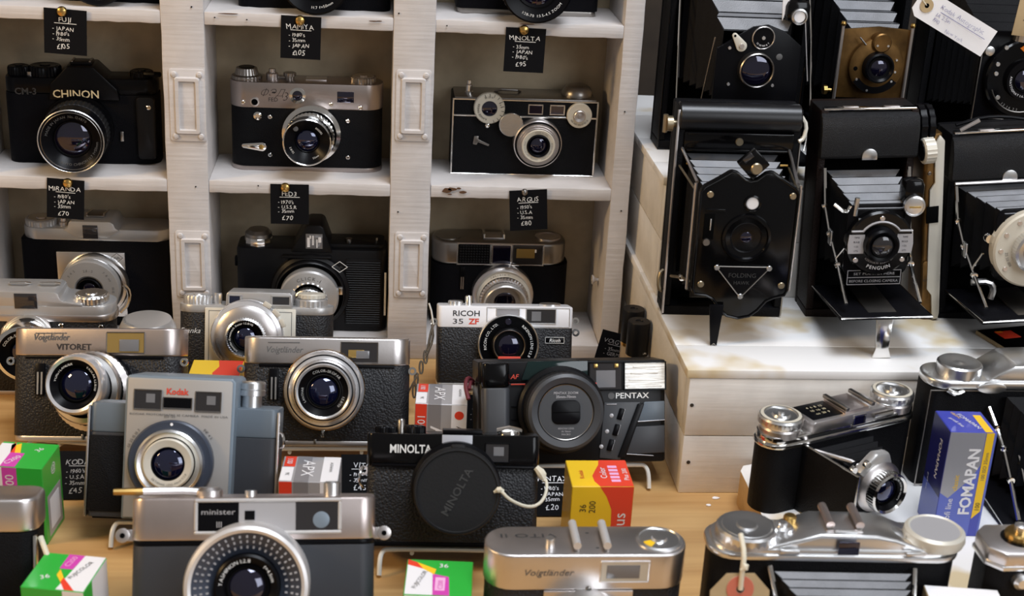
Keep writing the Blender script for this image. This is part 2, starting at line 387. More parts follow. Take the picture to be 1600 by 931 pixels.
for x, z in ((-181.5, 313.5), (-163, 305.5), (-137, 304.5), (-12.2, 314), (-9.5, 141), (-130, 162), (28, 305), (101, 303), (188, 146), (-183, 160), (184, 236)): chip(blob(x, z, .8, .7, 7), n='nail_hole', m='black_matt')
t.lathe('peg', 'cream_paint', [(1.5, 0), (1.5, 3), (4, 5), (4.4, 6.5), (0, 6.5)], (178, 30, 69), 'l', 14)
# ---------------------------------------------------------------- crates
def crate(name, label, x0, x1, y0, y1, z0, z1, split, group):
    t = T(name, label, 'crate', ((x0 + x1) / 2000, (y0 + y1) / 2000, z0 / 1000), group=group); cx, cy = (x1 - x0) / 2, (y1 - y0) / 2; h = z1 - z0
    for a, b in ((0, split), (split + .5, h - 7.2)):
        t.box('front_board', 'crate_paint', (0, -cy + 6, (a + b) / 2), (2 * cx, 12, b - a), .8)
        t.box('side_board', 'crate_paint', (-cx + 6, 6, (a + b) / 2), (12, 2 * cy - 12.6, b - a), .8)
        t.box('side_board', 'crate_paint', (cx - 6, 6, (a + b) / 2), (12, 2 * cy - 12.6, b - a), .8)
        t.box('back_board', 'crate_paint', (0, cy - 6, (a + b) / 2), (2 * cx - 25, 12, b - a), .8)
    ys = [-cy - 1, -cy + 46, -cy + 122, -cy + 205, cy]
    for a, b in zip(ys, ys[1:]):
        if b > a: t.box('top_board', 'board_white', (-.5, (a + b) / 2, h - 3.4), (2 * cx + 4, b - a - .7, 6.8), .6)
    for x, z in ((-cx + 3.5, h - 29), (-cx + 5.5, 26.5)):
        g = G().lathe([(1.5, 0), (1.5, .25), (.8, .4), (0, .1)], (x, -cy - .1, z), 'f', 12); g.out('nail', 'nail', t.r)
    return t
crate('wooden_crate', 'cream painted plank crate at the front carrying the front row of folding cameras', 204, 600, -246, 190, 0, 103.5, 48.5, 'stacked plank crates')
crate('wooden_crate', 'upper plank crate at the back carrying the rear row of folding cameras', 205, 600, -97, 190, 103.7, 206.6, 48.5, 'stacked plank crates')
# ---------------------------------------------------------------- low white board on the table
t = T('white_board', 'low white painted wooden board in front of the crate under the silver folding camera', 'board', (.245, -.43, 0))
pl = [(0, 0), (380, 0), (380, 179), (14, 179), (5, 176), (1, 168)]
t.prism('board_core', 'raw_wood', pl, 0, 27, 't', .6); t.prism('painted_top', 'board_white', pl, 27, 28, 't', .3)  # bare core, its tan colour also standing for the warm-lit side
for i, (x, y, a) in enumerate(((.2313, -.2549, 3.2), (.2235, -.2656, 2.2))):
    o = G().prism(blob(0, 0, a, a * .7, 7), 0, .8, 't', .2).out('paint_flake', 'paper_white'); o.location = (x, y, .0001)
    o['label'] = ('larger' if i == 0 else 'smaller') + ' white paint flake on the bare table by the crate corner'; o['category'] = 'paint flake'; o['group'] = 'paint flakes on the table'
# ---------------------------------------------------------------- price cards and pins
def card(label, c, wd, ht, roll, title, lines, price, loc=None, lean=0, yaw=0, ts=5.9, ink=None):
    t = T('price_card', label, 'card', loc or (c[0] / 1000, -.0012, c[1] / 1000), yaw, lean, roll, 'black price cards')
    t.box('card', 'card_black', (0, 0, 0), (wd, .6, ht), 0); y = -.45
    g = G(); g.text(title, ts, (0, y, ht / 2 - 8.2), 'f', random.uniform(-3, 3), 'c', 0, hand=1.8) if 0 else None
    ww = sum((.32 if ch == ' ' else glyphs(ch)[3] - glyphs(ch)[2] + .11) for ch in title) * ts
    g.text(title, ts, (-ww / 2, y, ht / 2 - 8.6), 'f', 0, 'l', -.004, hand=1.8)
    g.box((0, y + .1, ht / 2 - 11.6), (wd * .52, .1, .45)); z = ht / 2 - 15.8
    for ln in lines: g.text(ln, 4.5, (-wd * .30, y, z), 'f', random.uniform(-3, 3), 'l', -.004, hand=1.8); z -= 4.4
    g.text(price, 6.0, (-wd * .2, y, z - 1.6), 'f', 2, 'l', -.004, hand=1.8); g.out('handwriting', 'film_grey' if loc else 'chalk', t.r, flat=True); return t  # table cards get greyer writing, their shade put into the ink colour
def pin(label, x, z, m='brass', r=4.3):
    t = T('drawing_pin', label, 'pin', (x / 1000, -.0018, z / 1000), group='drawing pins in the shelf edges')
    t.lathe('pin_head', m, [(r, 0), (r, .5), (r * .8, 2.1), (r * .4, 3), (0, 3.2)], (0, 0, 0), 'f', 24)
    t.lathe('pin_point', 'brass', [(.5, 0), (.5, -.5)], (0, 0, 0), 'f', 8)
card('black price card marked £105 hung above the black reflex camera at far left', (-283.4, 289.8), 34, 37, 3, 'FUJI', ('- JAPAN', "- 1980's", '- 35mm'), '£105')
card('black price card marked £105 hung above the silver camera in the middle column', (-93, 291.3), 33, 35.5, 1.5, 'MAMIYA', ("- 1980's", '- 35mm', '- JAPAN'), '£105')
card('black price card marked £95 hung above the chrome edged box camera', (94.2, 286.8), 34, 37.5, 1, 'MINOLTA', ('- 35mm', '- JAPAN', "- 1980's"), '£95')
card('black price card marked £70 hung below the black reflex camera at far left', (-292.5, 146.8), 31, 35, 4, 'MIRANDA', ("- 1980's", '- JAPAN', '- 35mm'), '£70')
card('black price card marked £70 hung in the middle column above the black plastic camera', (-103.2, 146.2), 33, 36, 0, 'FED3', ("- 1970's", '- U.S.S.R', '- 35mm'), '£70')
card('black price card marked £80 hung below the chrome edged box camera', (105.1, 145.3), 33.3, 37, -4, 'ARGUS', ("- 1950's", '- U.S.A', '- 35mm'), '£80')
for (x, z), lb in (((-284.9, 306.5), 'brass pin at far left of the upper shelf edge'), ((-93.5, 305.7), 'brass pin in the middle of the upper shelf edge'), ((92.7, 303.9), 'brass pin at the right of the upper shelf edge'),
                   ((-289.6, 161.2), 'brass pin below the black reflex camera on the lower shelf edge'), ((-106.8, 161.4), 'brass pin in the middle of the lower shelf edge')): pin(lb, x, z)
pin('small dull grey pin at the right of the lower shelf edge', 100.7, 162.0, 'satin_dark', 3)
card('black price card leaning on the right shelf post behind the two black tubes', 0, 33, 37, 14, 'VOIGTLA', ('- 35mm', '- GERMANY'), '£40', loc=(.1865, -.0330, .0225), lean=10)
card('black price card on the table behind the yellow and red film box', 0, 33, 37, 0, 'PENTAX', ("- 1980's", '- JAPAN', '- 35mm'), '£20', loc=(.1050, -.2685, .0135), lean=48)
card('black price card lying between the green film box and the grey viewfinder camera', 0, 33, 37, 0, 'KODAK', ("- 1960's", '- U.S.A', '- 35mm'), '£45', loc=(-.2420, -.2440, .0135), lean=48)
card('black price card lying to the right of the front silver film box', 0, 33, 37, 0, 'VITO', ("- 1960's", '- 35mm'), '£45', loc=(-.0360, -.2480, .0135), lean=48)
card('black price card standing on edge right of the rear silver film box', 0, 37, 33, 0, 'RICOH', ("- 1970's", '- JAPAN'), '£45', loc=(.0610, -.1480, .0170), lean=14)
# ---------------------------------------------------------------- black tubes beside the crate
for x, y, h, lb, strip in ((193.2, -97, 80.5, 'black capped tube with cream label, front one of two beside the crate', 1), (193.5, -68, 80, 'black capped tube with tan label standing behind the other tube', 0)):
    t = T('film_tube', lb, 'tube', (x / 1000, y / 1000, 0), group='black capped tubes')
    t.lathe('tube_body', 'canister_label', [(0, 0), (9, 0), (9, h - 24)], (0, 0, 0), 't', 32)
    t.lathe('tube_cap', 'black_plastic', [(9.1, h - 30), (9.5, h - 30), (9.5, h - 1), (9, h), (3.4, h), (3, h - .8), (0, h - .8)], (0, 0, 0), 't', 32)
    if strip:
        g = G()
        for a in (-100, -92, -84): g.box((9.1 * math.cos(math.radians(a)), 9.1 * math.sin(math.radians(a)), 26), (1.6, .5, 50))
        g.out('label_stripe', 'black_paint', t.r)
        t.text('lettering', 'white_ink', 'FILM', 2.4, (4, -8.75, h - 26.2))
    else: t.lathe('label_band', 'brass', [(9.2, h - 33), (9.2, h - 29)], (0, 0, 0), 't', 32)
# ---------------------------------------------------------------- film boxes
def film_box(name, label, c, yaw, w_, d, h, base, group, side=None):
    t = T(name, label, 'film box', (c[0], c[1], c[2] if len(c) > 2 else 0.0), yaw, group=group)
    t.box('carton', base, (0, 0, h / 2), (w_, d, h), .5, 1); t.w, t.d, t.h = w_, d, h; return t
def panel(t, n, m, face, pts, lift=.12):
    o = {'f': (0, -t.d / 2 - lift + .1, 0), 't': (0, 0, t.h + lift - .1), 'r': (t.w / 2 + lift - .1, 0, 0), 'l': (-t.w / 2 - lift + .1, 0, 0)}[face]
    G().prism(pts, 0, .1, face, 0, 1, o).out(n, m, t.r)
def print_(t, m, txt, size, face, u, v, rot=0, **k):
    c = {'f': (u, -t.d / 2 - .3, v), 't': (u, v, t.h + .3), 'r': (t.w / 2 + .3, u, v), 'l': (-t.w / 2 - .3, -u, v)}[face]
    t.text('lettering', m, txt, size, c, face, rot, **k)
def R4(a, b, c, d): return [(a, c), (b, c), (b, d), (a, d)]
GB = 'green film boxes'
b = film_box('film_box', 'green film box standing upright at the left edge of the table', (-.2672, -.2985), -7, 39, 35.5, 59, 'film_green', GB)
panel(b, 'white_panel', 'film_white', 'f', R4(-19.3, -8, 0.5, 58.5)); panel(b, 'pink_band', 'film_pink', 'f', R4(-8, 2, .5, 58.5))
panel(b, 'white_panel', 'film_white', 't', R4(-19.3, -9, -17.5, 15)); panel(b, 'pink_band', 'film_pink', 't', R4(-9, 1, -17.5, 2)); panel(b, 'red_stripe', 'film_red', 't', [(-12, 13), (-9, 2), (-6, 2), (-10, 17)]); panel(b, 'yellow_stripe', 'film_yellow', 't', [(-9, 13), (-6, 2), (-2, 2), (-6, 16)])
print_(b, 'film_white', 'C200', 8.5, 'f', -3, 44, 90); print_(b, 'film_white', 'C200', 6, 't', -4, -8, 60); print_(b, 'film_white', '36', 6, 't', 9, 8, 60); print_(b, 'black_ink', 'FUJICOLOR', 5.5, 'f', -14, 36, 90); print_(b, 'film_white', '@', 9, 'r', 2, 50)
panel(b, 'bar_code_label', 'film_grey', 'r', R4(-12, 14, 3, 34)); panel(b, 'bar_code_field', 'film_white', 'r', R4(-8, 10, 7, 30), .2)
b = film_box('film_box', 'green film box at the bottom left corner with white label turned right', (-.2110, -.4400), -10, 38, 38, 56, 'film_green', GB)
panel(b, 'white_panel', 'film_white', 't', [(2, -18.6), (18.6, -18.6), (18.6, 18.6), (6, 18.6)]); panel(b, 'pink_band', 'film_pink', 't', [(-4, 3), (4, 3), (6, 18.6), (-4, 18.6)]); panel(b, 'red_stripe', 'film_red', 't', [(7, -18.6), (13, -18.6), (2, -6), (2, -11)], .2); panel(b, 'yellow_stripe', 'film_yellow', 't', [(2, -11), (2, -6), (-3, 2), (-3, -4)], .2)
print_(b, 'film_light_pink', 'C200', 5, 't', 0, 11, 80); print_(b, 'film_white', '36', 6, 't', -9, -7, 30); print_(b, 'black_ink', 'FUJICOLOR', 4, 't', 9, 3, 70)
panel(b, 'white_panel', 'film_white', 'r', R4(-6, 18, .5, 55.5)); panel(b, 'white_panel', 'film_white', 'f', R4(6, 18.6, .5, 55.5))
b = film_box('film_box', 'green film box in front of the black camera with the lens cap', (.0113, -.4486), -5, 40.5, 39, 56, 'film_green', GB)
panel(b, 'white_panel', 'film_white', 't', [(-19.6, -19), (-3, -19), (-4, 6), (-19.6, 17)]); panel(b, 'pink_band', 'film_pink', 't', [(-3, -19), (7, -19), (6, 1), (-4, 4)]); panel(b, 'red_stripe', 'film_red', 't', [(-19.6, 13), (-19.6, 19), (-14, 16), (-10, 9)], .2); panel(b, 'yellow_stripe', 'film_yellow', 't', [(-14, 16), (-10, 9), (-3, 3), (-2, 9)], .2)
panel(b, 'pink_plate', 'film_light_pink', 't', R4(-2, 4, -14, 0), .2); print_(b, 'film_pink', 'C200', 4.4, 't', 1.2, -8, 90); print_(b, 'film_white', '36', 6, 't', 2.5, 13, 0); print_(b, 'grey_ink', 'FUJICOLOR', 4, 't', -11.5, -3, 72)
panel(b, 'white_panel', 'film_white', 'f', R4(-19.6, -3, .5, 55.5)); panel(b, 'pink_band', 'film_pink', 'f', R4(-3, 7, .5, 55.5))
AB = 'silver and red film boxes'
for c, yaw, lb in (((.0238, -.1915), -4, 'silver and red film box standing behind the black camera with the lens cap'), ((-.0716, -.3125), -3, 'silver and red film box standing right of the grey viewfinder camera')):
    b = film_box('film_box', lb, c, yaw, 40, 36, 56, 'film_grey', AB); h = b.h
    for fc, v0, v1 in (('t', -17.8, 17.8), ('f', .5, h - .3)):
        panel(b, 'white_panel', 'film_white', fc, R4(8, 19.6, v0, v1)); panel(b, 'dark_panel', 'film_grey_dark', fc, R4(-10, 0, v0, v1))
    panel(b, 'red_band', 'film_red', 'f', R4(-19.6, -11, .5, h - .3)); panel(b, 'red_square', 'film_red', 't', R4(-18.6, -11, 3, 17.5)); panel(b, 'pale_square', 'film_white', 't', R4(-19.6, -11.5, -17, 2))
    print_(b, 'film_white', '100', 8.5, 'f', -15, h - 16, -90); print_(b, 'film_white', '100', 5.5, 't', -15, 10, -90); print_(b, 'film_white', 'APX', 12, 't', -1.5, 1, -90, width=None, shear=.1)
    print_(b, 'film_white', 'A', 20, 'f', -1, h - 25, -90); print_(b, 'black_ink', 'AGFA', 5.5, 'f', 14, h - 25, -90); print_(b, 'grey_ink', '36', 4, 't', -15, -8, 90); print_(b, 'grey_ink', 'AGFAPAN', 3, 't', 14, 3, -90)
    o = G().prism(arc(14, h - 9, 3.6, 0, 360, 20)[:-1], 0, .15, 'f', 0, 1, (0, -b.d / 2 - .1, 0)).out('red_dot', 'film_red', b.r)
KB = 'yellow and red film boxes'
b = film_box('film_box', 'yellow and red film box standing on bare table right of the capped camera', (.1285, -.3175), 0, 43, 38, 56, 'film_yellow', KB); h = b.h
wv = [(2, .5), (5, 14), (7.5, 26), (7, 38), (3, 48), (-2, h - .3)]; panel(b, 'red_field', 'film_red', 'f', wv + [(21.2, h - .3), (21.2, .5)])
panel(b, 'red_field', 'film_red', 't', [(-2, -18.8), (-5, -12), (-5.5, -4), (-2, 5), (1, 12), (2, 18.8), (21.2, 18.8), (21.2, -18.8)]); panel(b, 'red_side', 'film_red', 'r', R4(-18.8, 18.8, .5, h - .3));
print_(b, 'black_ink', '36', 6.5, 'f', -13, h - 17, 90); print_(b, 'black_ink', '200', 6.5, 'f', -6.5, h - 16, 90); print_(b, 'film_white', 'Plus', 12, 'f', 13, h - 30, 90); print_(b, 'film_white', 'Color', 6.5, 't', 2.5, 0, 90); print_(b, 'film_white', 'Plus 200', 5, 't', 18, -2, 90); print_(b, 'red_ink', 'Kodak', 4.5, 't', -13, -2, 90)
for i, z in enumerate((13, 8, 3, -2, -7)): panel(b, 'pale_bar', 'film_light_pink', 't', R4(7, 13.5, z - 1.6 - 4, z + 1.6 - 4), .2)
b = film_box('film_box', 'yellow and red film box mostly hidden behind the grey viewfinder camera', (-.1530, -.1500), -2, 40, 37, 56, 'film_yellow', KB)
panel(b, 'red_field', 'film_red', 't', [(1, -18), (-2, -6), (2, 6), (0, 18), (19.6, 18), (19.6, -18)]); panel(b, 'red_field', 'film_red', 'f', R4(2, 19.6, .5, 55))
b = film_box('film_box', 'tall blue and silver film box standing on the low white board', (.3765, -.3400, .028), -2.5, 32.5, 32.5, 81, 'film_blue', None); h = b.h
panel(b, 'silver_field', 'film_silver', 'f', [(-16, h - .4), (-16, 34), (-10, 30), (4, 46), (8.5, 56), (8.5, h - .4)]); panel(b, 'blue_field', 'film_light_blue', 'f', [(-16, .5), (-16, 34), (-10, 30), (4, 46), (8.5, 56), (8.5, .5)]); panel(b, 'blue_field', 'film_light_blue', 'f', R4(14.6, 16, .5, h - .4)); panel(b, 'yellow_band', 'film_yellow', 'f', [(9, 14), (14.4, 20), (14.4, h - .4), (9, h - .4)])
panel(b, 'navy_side', 'film_navy', 'l', R4(-16, 16, 30, h - .4)); panel(b, 'grey_side', 'film_light_blue', 'l', R4(-16, 16, .5, 30)); panel(b, 'yellow_band', 'film_yellow', 't', R4(8, 13.5, -16, 10))
print_(b, 'film_white', 'FOMAPAN', 11, 'f', 2.8, h - 38, 90, off=.03); print_(b, 'film_white', 'profi line', 6, 'f', -8.5, 19, 90); print_(b, 'film_yellow', 'classic', 5, 'f', -6.5, 42, 90); print_(b, 'black_ink', '100', 4.5, 'f', 11.7, 24, 90); print_(b, 'film_white', 'FOMAPAN', 6.5, 'l', 4, h - 27, -90); print_(b, 'film_white', 'profi line', 3.5, 'l', -8, 30, -90); print_(b, 'film_white', 'FOMAPAN', 5, 't', 2, 0, -70); print_(b, 'film_white', 'profi line', 4, 't', -7, -2, -70); print_(b, 'film_yellow', 'classic', 4, 't', -4, 9, -70)
print_(b, 'grey_ink', '100 ISO 35mm', 3.6, 'f', 11.7, 55, 90)
# ---------------------------------------------------------------- shelf cameras
CG = 'cameras in the shelf pockets'
SCREW = lambda t, pts, r=1.8: [t.screw(x, z, 0, r) for x, z in pts]
# black reflex camera
t = T('reflex_camera', 'black single lens reflex camera with large lens in the upper left pocket', 'camera', (-.283, .042, .1655), 2, group=CG)
t.slab('body', 'leather_dull', 129, 33, 11, 0, 62, 1); t.slab('top_plate', 'black_paint', 128, 32, 11, 62, 76, 2)
t.prism('prism_housing', 'black_paint', [(-26, 58), (-24, 72), (-10, 87), (12, 87), (31, 68), (33, 58)], -28, 5, 'f', 1.2)
t.box('hot_shoe', 'black_paint', (1, 10, 88.4), (18, 16, 2.4), .3)
for x in (-6.5, 8.5): t.box('shoe_rail', 'satin_dark', (x, 10, 90), (1.6, 15, 1), .2)
t.dial('rewind_knob', 'black_paint', -53, 14, 76, 7, 9.5, .06, cap='black_paint'); t.dial('shutter_dial', 'black_paint', -31, 14, 76, 8, 13.5, .05, cap='black_paint')
t.dial('film_counter', 'black_paint', 50, 14, 76, 5, 10, .04, cap='black_paint'); t.lathe('shutter_button', 'satin_dark', [(3, 0), (3, 3.5), (0, 3.5)], (-43, 8, 76), 't', 20)
t.tube('advance_lever', 'black_paint', [(50, 8, 79), (62, 4, 80), (66, 8, 79)], 2.4)
t.prism('grip', 'black_plastic', rrect(16, 56, 4, 54, 34), 0, 6, 'f', 2)
t.text('lettering', 'gold_ink', 'CHINON', 9.6, (-3.4, -5.3, 63.5), off=.012); t.text('lettering', 'dim_ink', 'CM-3', 8, (-46, -.4, 64), off=.02)
t.screw(57, 53, -6, 2); t.box('self_timer_lever', 'satin_dark', (33, -2, 26), (3, 3, 9), .6); t.box('flash_mark', 'white_ink', (-26.5, -5, 47), (1.2, .5, 5))
t.lathe('lens_mount', 'black_paint', [(29.5, 0), (29.5, 6), (27, 6), (27, 14)], (-3, 0, 32.5))
t.lathe('focus_ring', 'rubber', [(27, 12), (28, 13), (28, 27), (27, 28)], (-3, 0, 32.5), seg=90, kn=.03)
l = t.lathe('lens_barrel', 'black_paint', [(27, 26), (27, 45), (26, 46), (24.6, 45), (17, 39), (15, 36), (0, 35)], (-3, 0, 32.5))
t.lathe('filter_rim', 'bright_metal', [(27.2, 44.3), (27.4, 45.4), (26.7, 46), (26.1, 45.5)], (-3, 0, 32.5), p=l); t.lathe('inner_rim', 'satin_dark', [(25, 45.4), (24.6, 45.6), (24.2, 44.9)], (-3, 0, 32.5), p=l)
t.glass(-3, 32.5, -38, 15.5, 'glass_dark', l, 5); t.rtext('lens_lettering', 'grey_ink', [('AUTO CHINON 1:1.7 f=50mm', 3.2, 20.8, (-3, -43, 32.5), -60, 'f', True), ('MADE IN JAPAN  No. 124870', 3.2, 20.8, (-3, -43, 32.5), 110)], l)
# silver rangefinder camera
t = T('rangefinder_camera', 'silver topped black rangefinder camera with chrome lens in the upper middle pocket', 'camera', (-.0903, .034, .1655), 0, group=CG)
t.slab('base_plate', 'satin_shaded', 133, 33, 15, 0, 4, .6); t.slab('body', 'leather_fine', 132, 32, 15, 4, 56.5, .2, (0, .5)); t.slab('top_plate', 'satin_shaded', 133, 33, 15, 56.5, 79, 1)
g = t.lathe('rewind_dial', 'satin_dark', [(0, 0), (13, 0), (13.4, 1.5), (13, 3), (10.5, 4), (9.6, 7), (9, 9.5), (7, 10), (0, 10)], (-52, 15, 79), 't', 60, .03); t.lathe('dial_cap', 'black_paint', [(7, 10), (6.5, 10.4), (0, 10.4)], (-52, 15, 79), 't', p=g)
t.lathe('shutter_button', 'satin', [(5.4, 0), (5.4, 5), (4, 6), (3, 6), (3, 9), (0, 9)], (-30, 15, 79), 't', 32, .04); t.lathe('speed_dial', 'satin_dark', [(4, 0), (4, 3), (5.5, 3.4), (5.5, 6), (0, 6)], (-15, 15, 79), 't', 32, .05); t.box('flash_shoe', 'satin_dark', (-21, 17, 80), (8, 3, 2), .3)
t.dial('advance_dial', 'satin_dark', 49, 15, 79, 5, 11.5); t.box('accessory_shoe', 'satin', (8, 18, 79.6), (18, 14, 1.2), .3)
t.lathe('rangefinder_window', 'chrome', [(7, 0), (7, 1.4), (4.4, 1.8), (4.2, .5)], (-7.6, 0, 68.5)); t.disc('rangefinder_glass', 'glass_dark', -7.6, 68.5, .1, 4.3)
t.lathe('small_window', 'satin', [(3.9, 0), (3.9, 1.2), (2.8, 1.4), (2.7, .4)], (-44.4, 0, 61.8), seg=24); t.disc('small_window_glass', 'black_matt', -44.4, 61.8, .1, 2.8)
t.box('viewfinder_glass', 'glass_dark', (33.8, 0, 68), (14.5, .5, 9.6), .2); t.text('script_lettering', 'black_ink', 'ФЭД', 9, (-30, -.2, 70.2), off=-.02, shear=.45); t.text('script_lettering', 'black_ink', '3', 11, (-18.5, -.2, 67.2), off=-.02, shear=.25); t.text('lettering', 'black_ink', 'FED', 5, (-28.5, -.2, 64.2))
SCREW(t, [(-54.5, 61.2), (21.5, 61.2), (47, 58.8), (-31.5, 48.7), (36, 46.8), (36.3, 13.8), (-31.7, 14.5)]); t.lathe('flash_socket', 'chrome', [(3.6, 0), (3.6, 1), (2, 1.6), (2, .6), (0, .6)], (-42, 0, 49.5), seg=24)
lv = t.prism('self_timer_lever', 'chrome', arc(-54, 23, 2, 90, 270, 8) + arc(-38.5, 22.3, 4, -90, 90, 10), 1, 3, 'f', .5); t.lathe('lever_hub', 'brass', [(2.2, 3), (2.2, 3.8), (0, 4)], (-39, 0, 22.3), seg=18, p=lv)
t.lathe('lens_mount', 'chrome', [(25.5, 0), (25.5, 6), (22, 7), (22, 10)], (4.5, 0, 35.5)); t.lathe('aperture_ring', 'black_paint', [(21, 6), (21, 16)], (4, 0, 35.5)); t.lathe('focus_ring', 'chrome', [(20, 14), (21.6, 15), (21.6, 22), (20, 23)], (3.5, 0, 35.7), seg=80, kn=.03)
l = t.lathe('lens_barrel', 'black_paint', [(20, 20), (20.4, 34), (19.4, 35.4), (11, 30), (9, 28), (0, 27)], (2, 0, 36)); t.lathe('filter_rim', 'chrome', [(20.4, 33.8), (20.7, 35.2), (19.9, 35.9), (19.2, 35.2)], (2, 0, 36), p=l)
t.glass(2, 36, -30, 10, 'glass_blue', l, 4); t.rtext('lens_lettering', 'white_ink', [('8012582', 2.2, 14.6, (2, -33.6, 36), 45), ('2.8/52', 2.3, 15, (2, -33.6, 36), 210, 'f', True), ('52mm', 2.2, 15, (2, -33.6, 36), 300, 'f', True)], l); t.disc('maker_mark', 'grey_ink', -7.5, 47.5, -33.4, 2.2, .2, l)
# chrome edged box camera
t = T('box_camera', 'black block shaped camera edged in chrome with round dials in the upper right pocket', 'camera', (.1021, .0374, .1655), 0, group=CG)
t.box('body', 'leather_fine', (0, 21, 34.6), (129, 42, 69.2), 2); t.frame('chrome_edge', 'chrome', 0, 34.6, 130, 69.6, 1.5, 1, -1, bev=.4); t.box('chrome_band', 'chrome', (0, -.5, 54.2), (127, 1, 1.6), .3)
t.box('top_plate', 'satin_dark', (0, 21, 69.7), (126, 40, 1), .3)
wh = t.lathe('rangefinder_wheel', 'dial_cream', [(13.8, 0), (13.8, 5), (13, 6), (7, 6.2), (7, 4)], (-32.7, 0, 61.9), seg=72, kn=.015); t.disc('rangefinder_window', 'glass_dark', -32.7, 61.9, -4.5, 7, p=wh); t.rtext('lettering', 'black_ink', [('RANGE FINDER', 2.5, 9.9, (-32.7, -6.4, 61.9), 205), ('50 25 15', 2.2, 10.4, (-32.7, -6.4, 61.9), 95), ('8 6 4', 2.2, 10.4, (-32.7, -6.4, 61.9), 20)], wh)
g = G()
for a in range(-70, 130, 20): g.box((-32.7 + 12 * math.cos(math.radians(a)), -6.2, 61.9 + 12 * math.sin(math.radians(a))), (2.6, .25, .4), 0, 1, Matrix.Rotation(-math.radians(a), 3, 'Y'))
g.out('scale_marks', 'black_ink', wh); t.lathe('wheel_pin', 'chrome', [(2, 0), (2, 1.4), (1, 1.8), (0, 1.2)], (-33.5, 0, 45.6), seg=16)
t.lathe('gear_knob', 'brushed', [(10.8, 0), (10.8, 7.4), (10.2, 8), (0, 8)], (-13, 0, 48.3), seg=64, kn=.02)
l = t.lathe('lens_barrel', 'satin', [(21.5, 0), (21.5, 11), (20.6, 12), (19, 12), (18.6, 13.5), (17.6, 13.5), (17.2, 15), (16, 15), (15.6, 16.5), (14.6, 16.5)], (11.2, 0, 32.2), seg=72)
t.lathe('name_ring', 'dial_cream', [(14.8, 16.6), (14.2, 17.2), (10.4, 16.4), (10.2, 13)], (11.2, 0, 32.2), p=l); t.lathe('groove', 'black_paint', [(20.5, 12.1), (19.1, 12.1)], (11.2, 0, 32.2), p=l); t.lathe('groove', 'black_paint', [(17.6, 13.6), (16.9, 13.6), (17, 15)], (11.2, 0, 32.2), p=l)
t.lathe('inner_barrel', 'black_paint', [(10.3, 14), (10.3, 17.5), (9.4, 18), (8.4, 16.5)], (11.2, 0, 32.2), p=l); t.glass(11.2, 32.2, -16.4, 8.6, 'glass_dark', l, 4); t.rtext('lens_lettering', 'grey_ink', [('MADE IN USA', 1.9, 12.3, (11.2, -17.4, 32.2), 78), ('ARGUS ANASTIGMAT', 1.9, 12.3, (11.2, -17.4, 32.2), 330), ('COATED CINTAR f:3.5 50mm', 1.7, 12.3, (11.2, -17.4, 32.2), 215)], l)
t.window('finder', 8.8, 61, 13.6, 9.4, 'glass_dark'); t.window('finder', 28.2, 61, 13.6, 9.4, 'glass_dark')
d = t.lathe('speed_dial', 'dial_cream', [(11.2, 0), (11.2, 3.4), (10.5, 4), (5.4, 4)], (47.9, 0, 57.2), seg=60); t.lathe('dial_knob', 'satin', [(5.4, 3.8), (5.4, 6.4), (4.6, 7), (2, 6.4), (1.6, 8), (0, 8)], (47.9, 0, 57.2), seg=40, kn=.05, p=d); t.rtext('lettering', 'black_ink', [('10 25 50 100 200 300', 2, 8.2, (47.9, -4.3, 57.2), 270, 'f')], d)
t.prism('cocking_lever', 'satin_dark', [(-46, 28.5), (-42.5, 28), (-41.5, 30.5), (-32, 27), (-31, 28.4), (-41, 33), (-41, 36), (-45, 36)], .5, 2.6, 'f', .4); t.lathe('winding_knob', 'satin_dark', [(14.3, 0), (14.3, 1.5), (13.6, 4), (11, 8), (8, 9.5), (0, 9.7)], (48, 22, 70), 't', 56, .02)
t.lathe('shutter_button', 'chrome', [(3.6, 0), (3.6, 3), (3, 3.5), (3, 9), (2.2, 10), (2.2, 13), (0, 13.2)], (-50, 14, 69.5), 't', 24); t.tube('accessory_shoe', 'satin_dark', [(-26, 26, 70.5), (-20, 22, 73), (-6, 22, 72.6), (-3, 26, 70.5)], 1.2)
# silver folding viewfinder camera
t = T('viewfinder_camera', 'silver topped black camera with square lens plate in the lower left pocket', 'camera', (-.2764, .0356, .0148), -1, group=CG)
t.slab('body', 'leather_dull', 132, 36, 5, 0, 82, .8, (-.5, 0)); t.slab('top_plate', 'white_metal', 130, 36, 14, 81.5, 92.5, 1.2, (0, -.5))
t.prism('viewfinder_housing', 'white_metal', [(-28, 92), (-24, 94), (-23, 98.5), (-21, 100), (13, 100), (16, 98), (17.5, 94), (21, 92), (10, 85), (-16, 85)], -34, 2, 'f', .8)
t.dial('advance_dial', 'white_metal', -50, 14, 92.5, 5.5, 14, .04); t.lathe('shutter_button', 'satin', [(4, 0), (4, 3), (2.8, 4), (2.8, 6.5), (0, 6.8)], (-30, 10, 92.5), 't', 24); t.box('accessory_shoe', 'satin_dark', (-2, 18, 101), (16, 16, 1.4), .3)
for x in (-9.5, 5.5): t.tube('shoe_clip', 'chrome', [(x, 10, 101), (x, 12, 103), (x + 2, 24, 103)], .8)
t.box('viewfinder_glass', 'finder_glass', (-4.4, -2.2, 90.5), (13, .6, 12.5), .2); t.prism('lens_plate', 'bright_metal', [(-35.2, 71.5), (24.7, 71.8), (24.6, 10), (-35, 10)], 0, 3, 'f', .7)
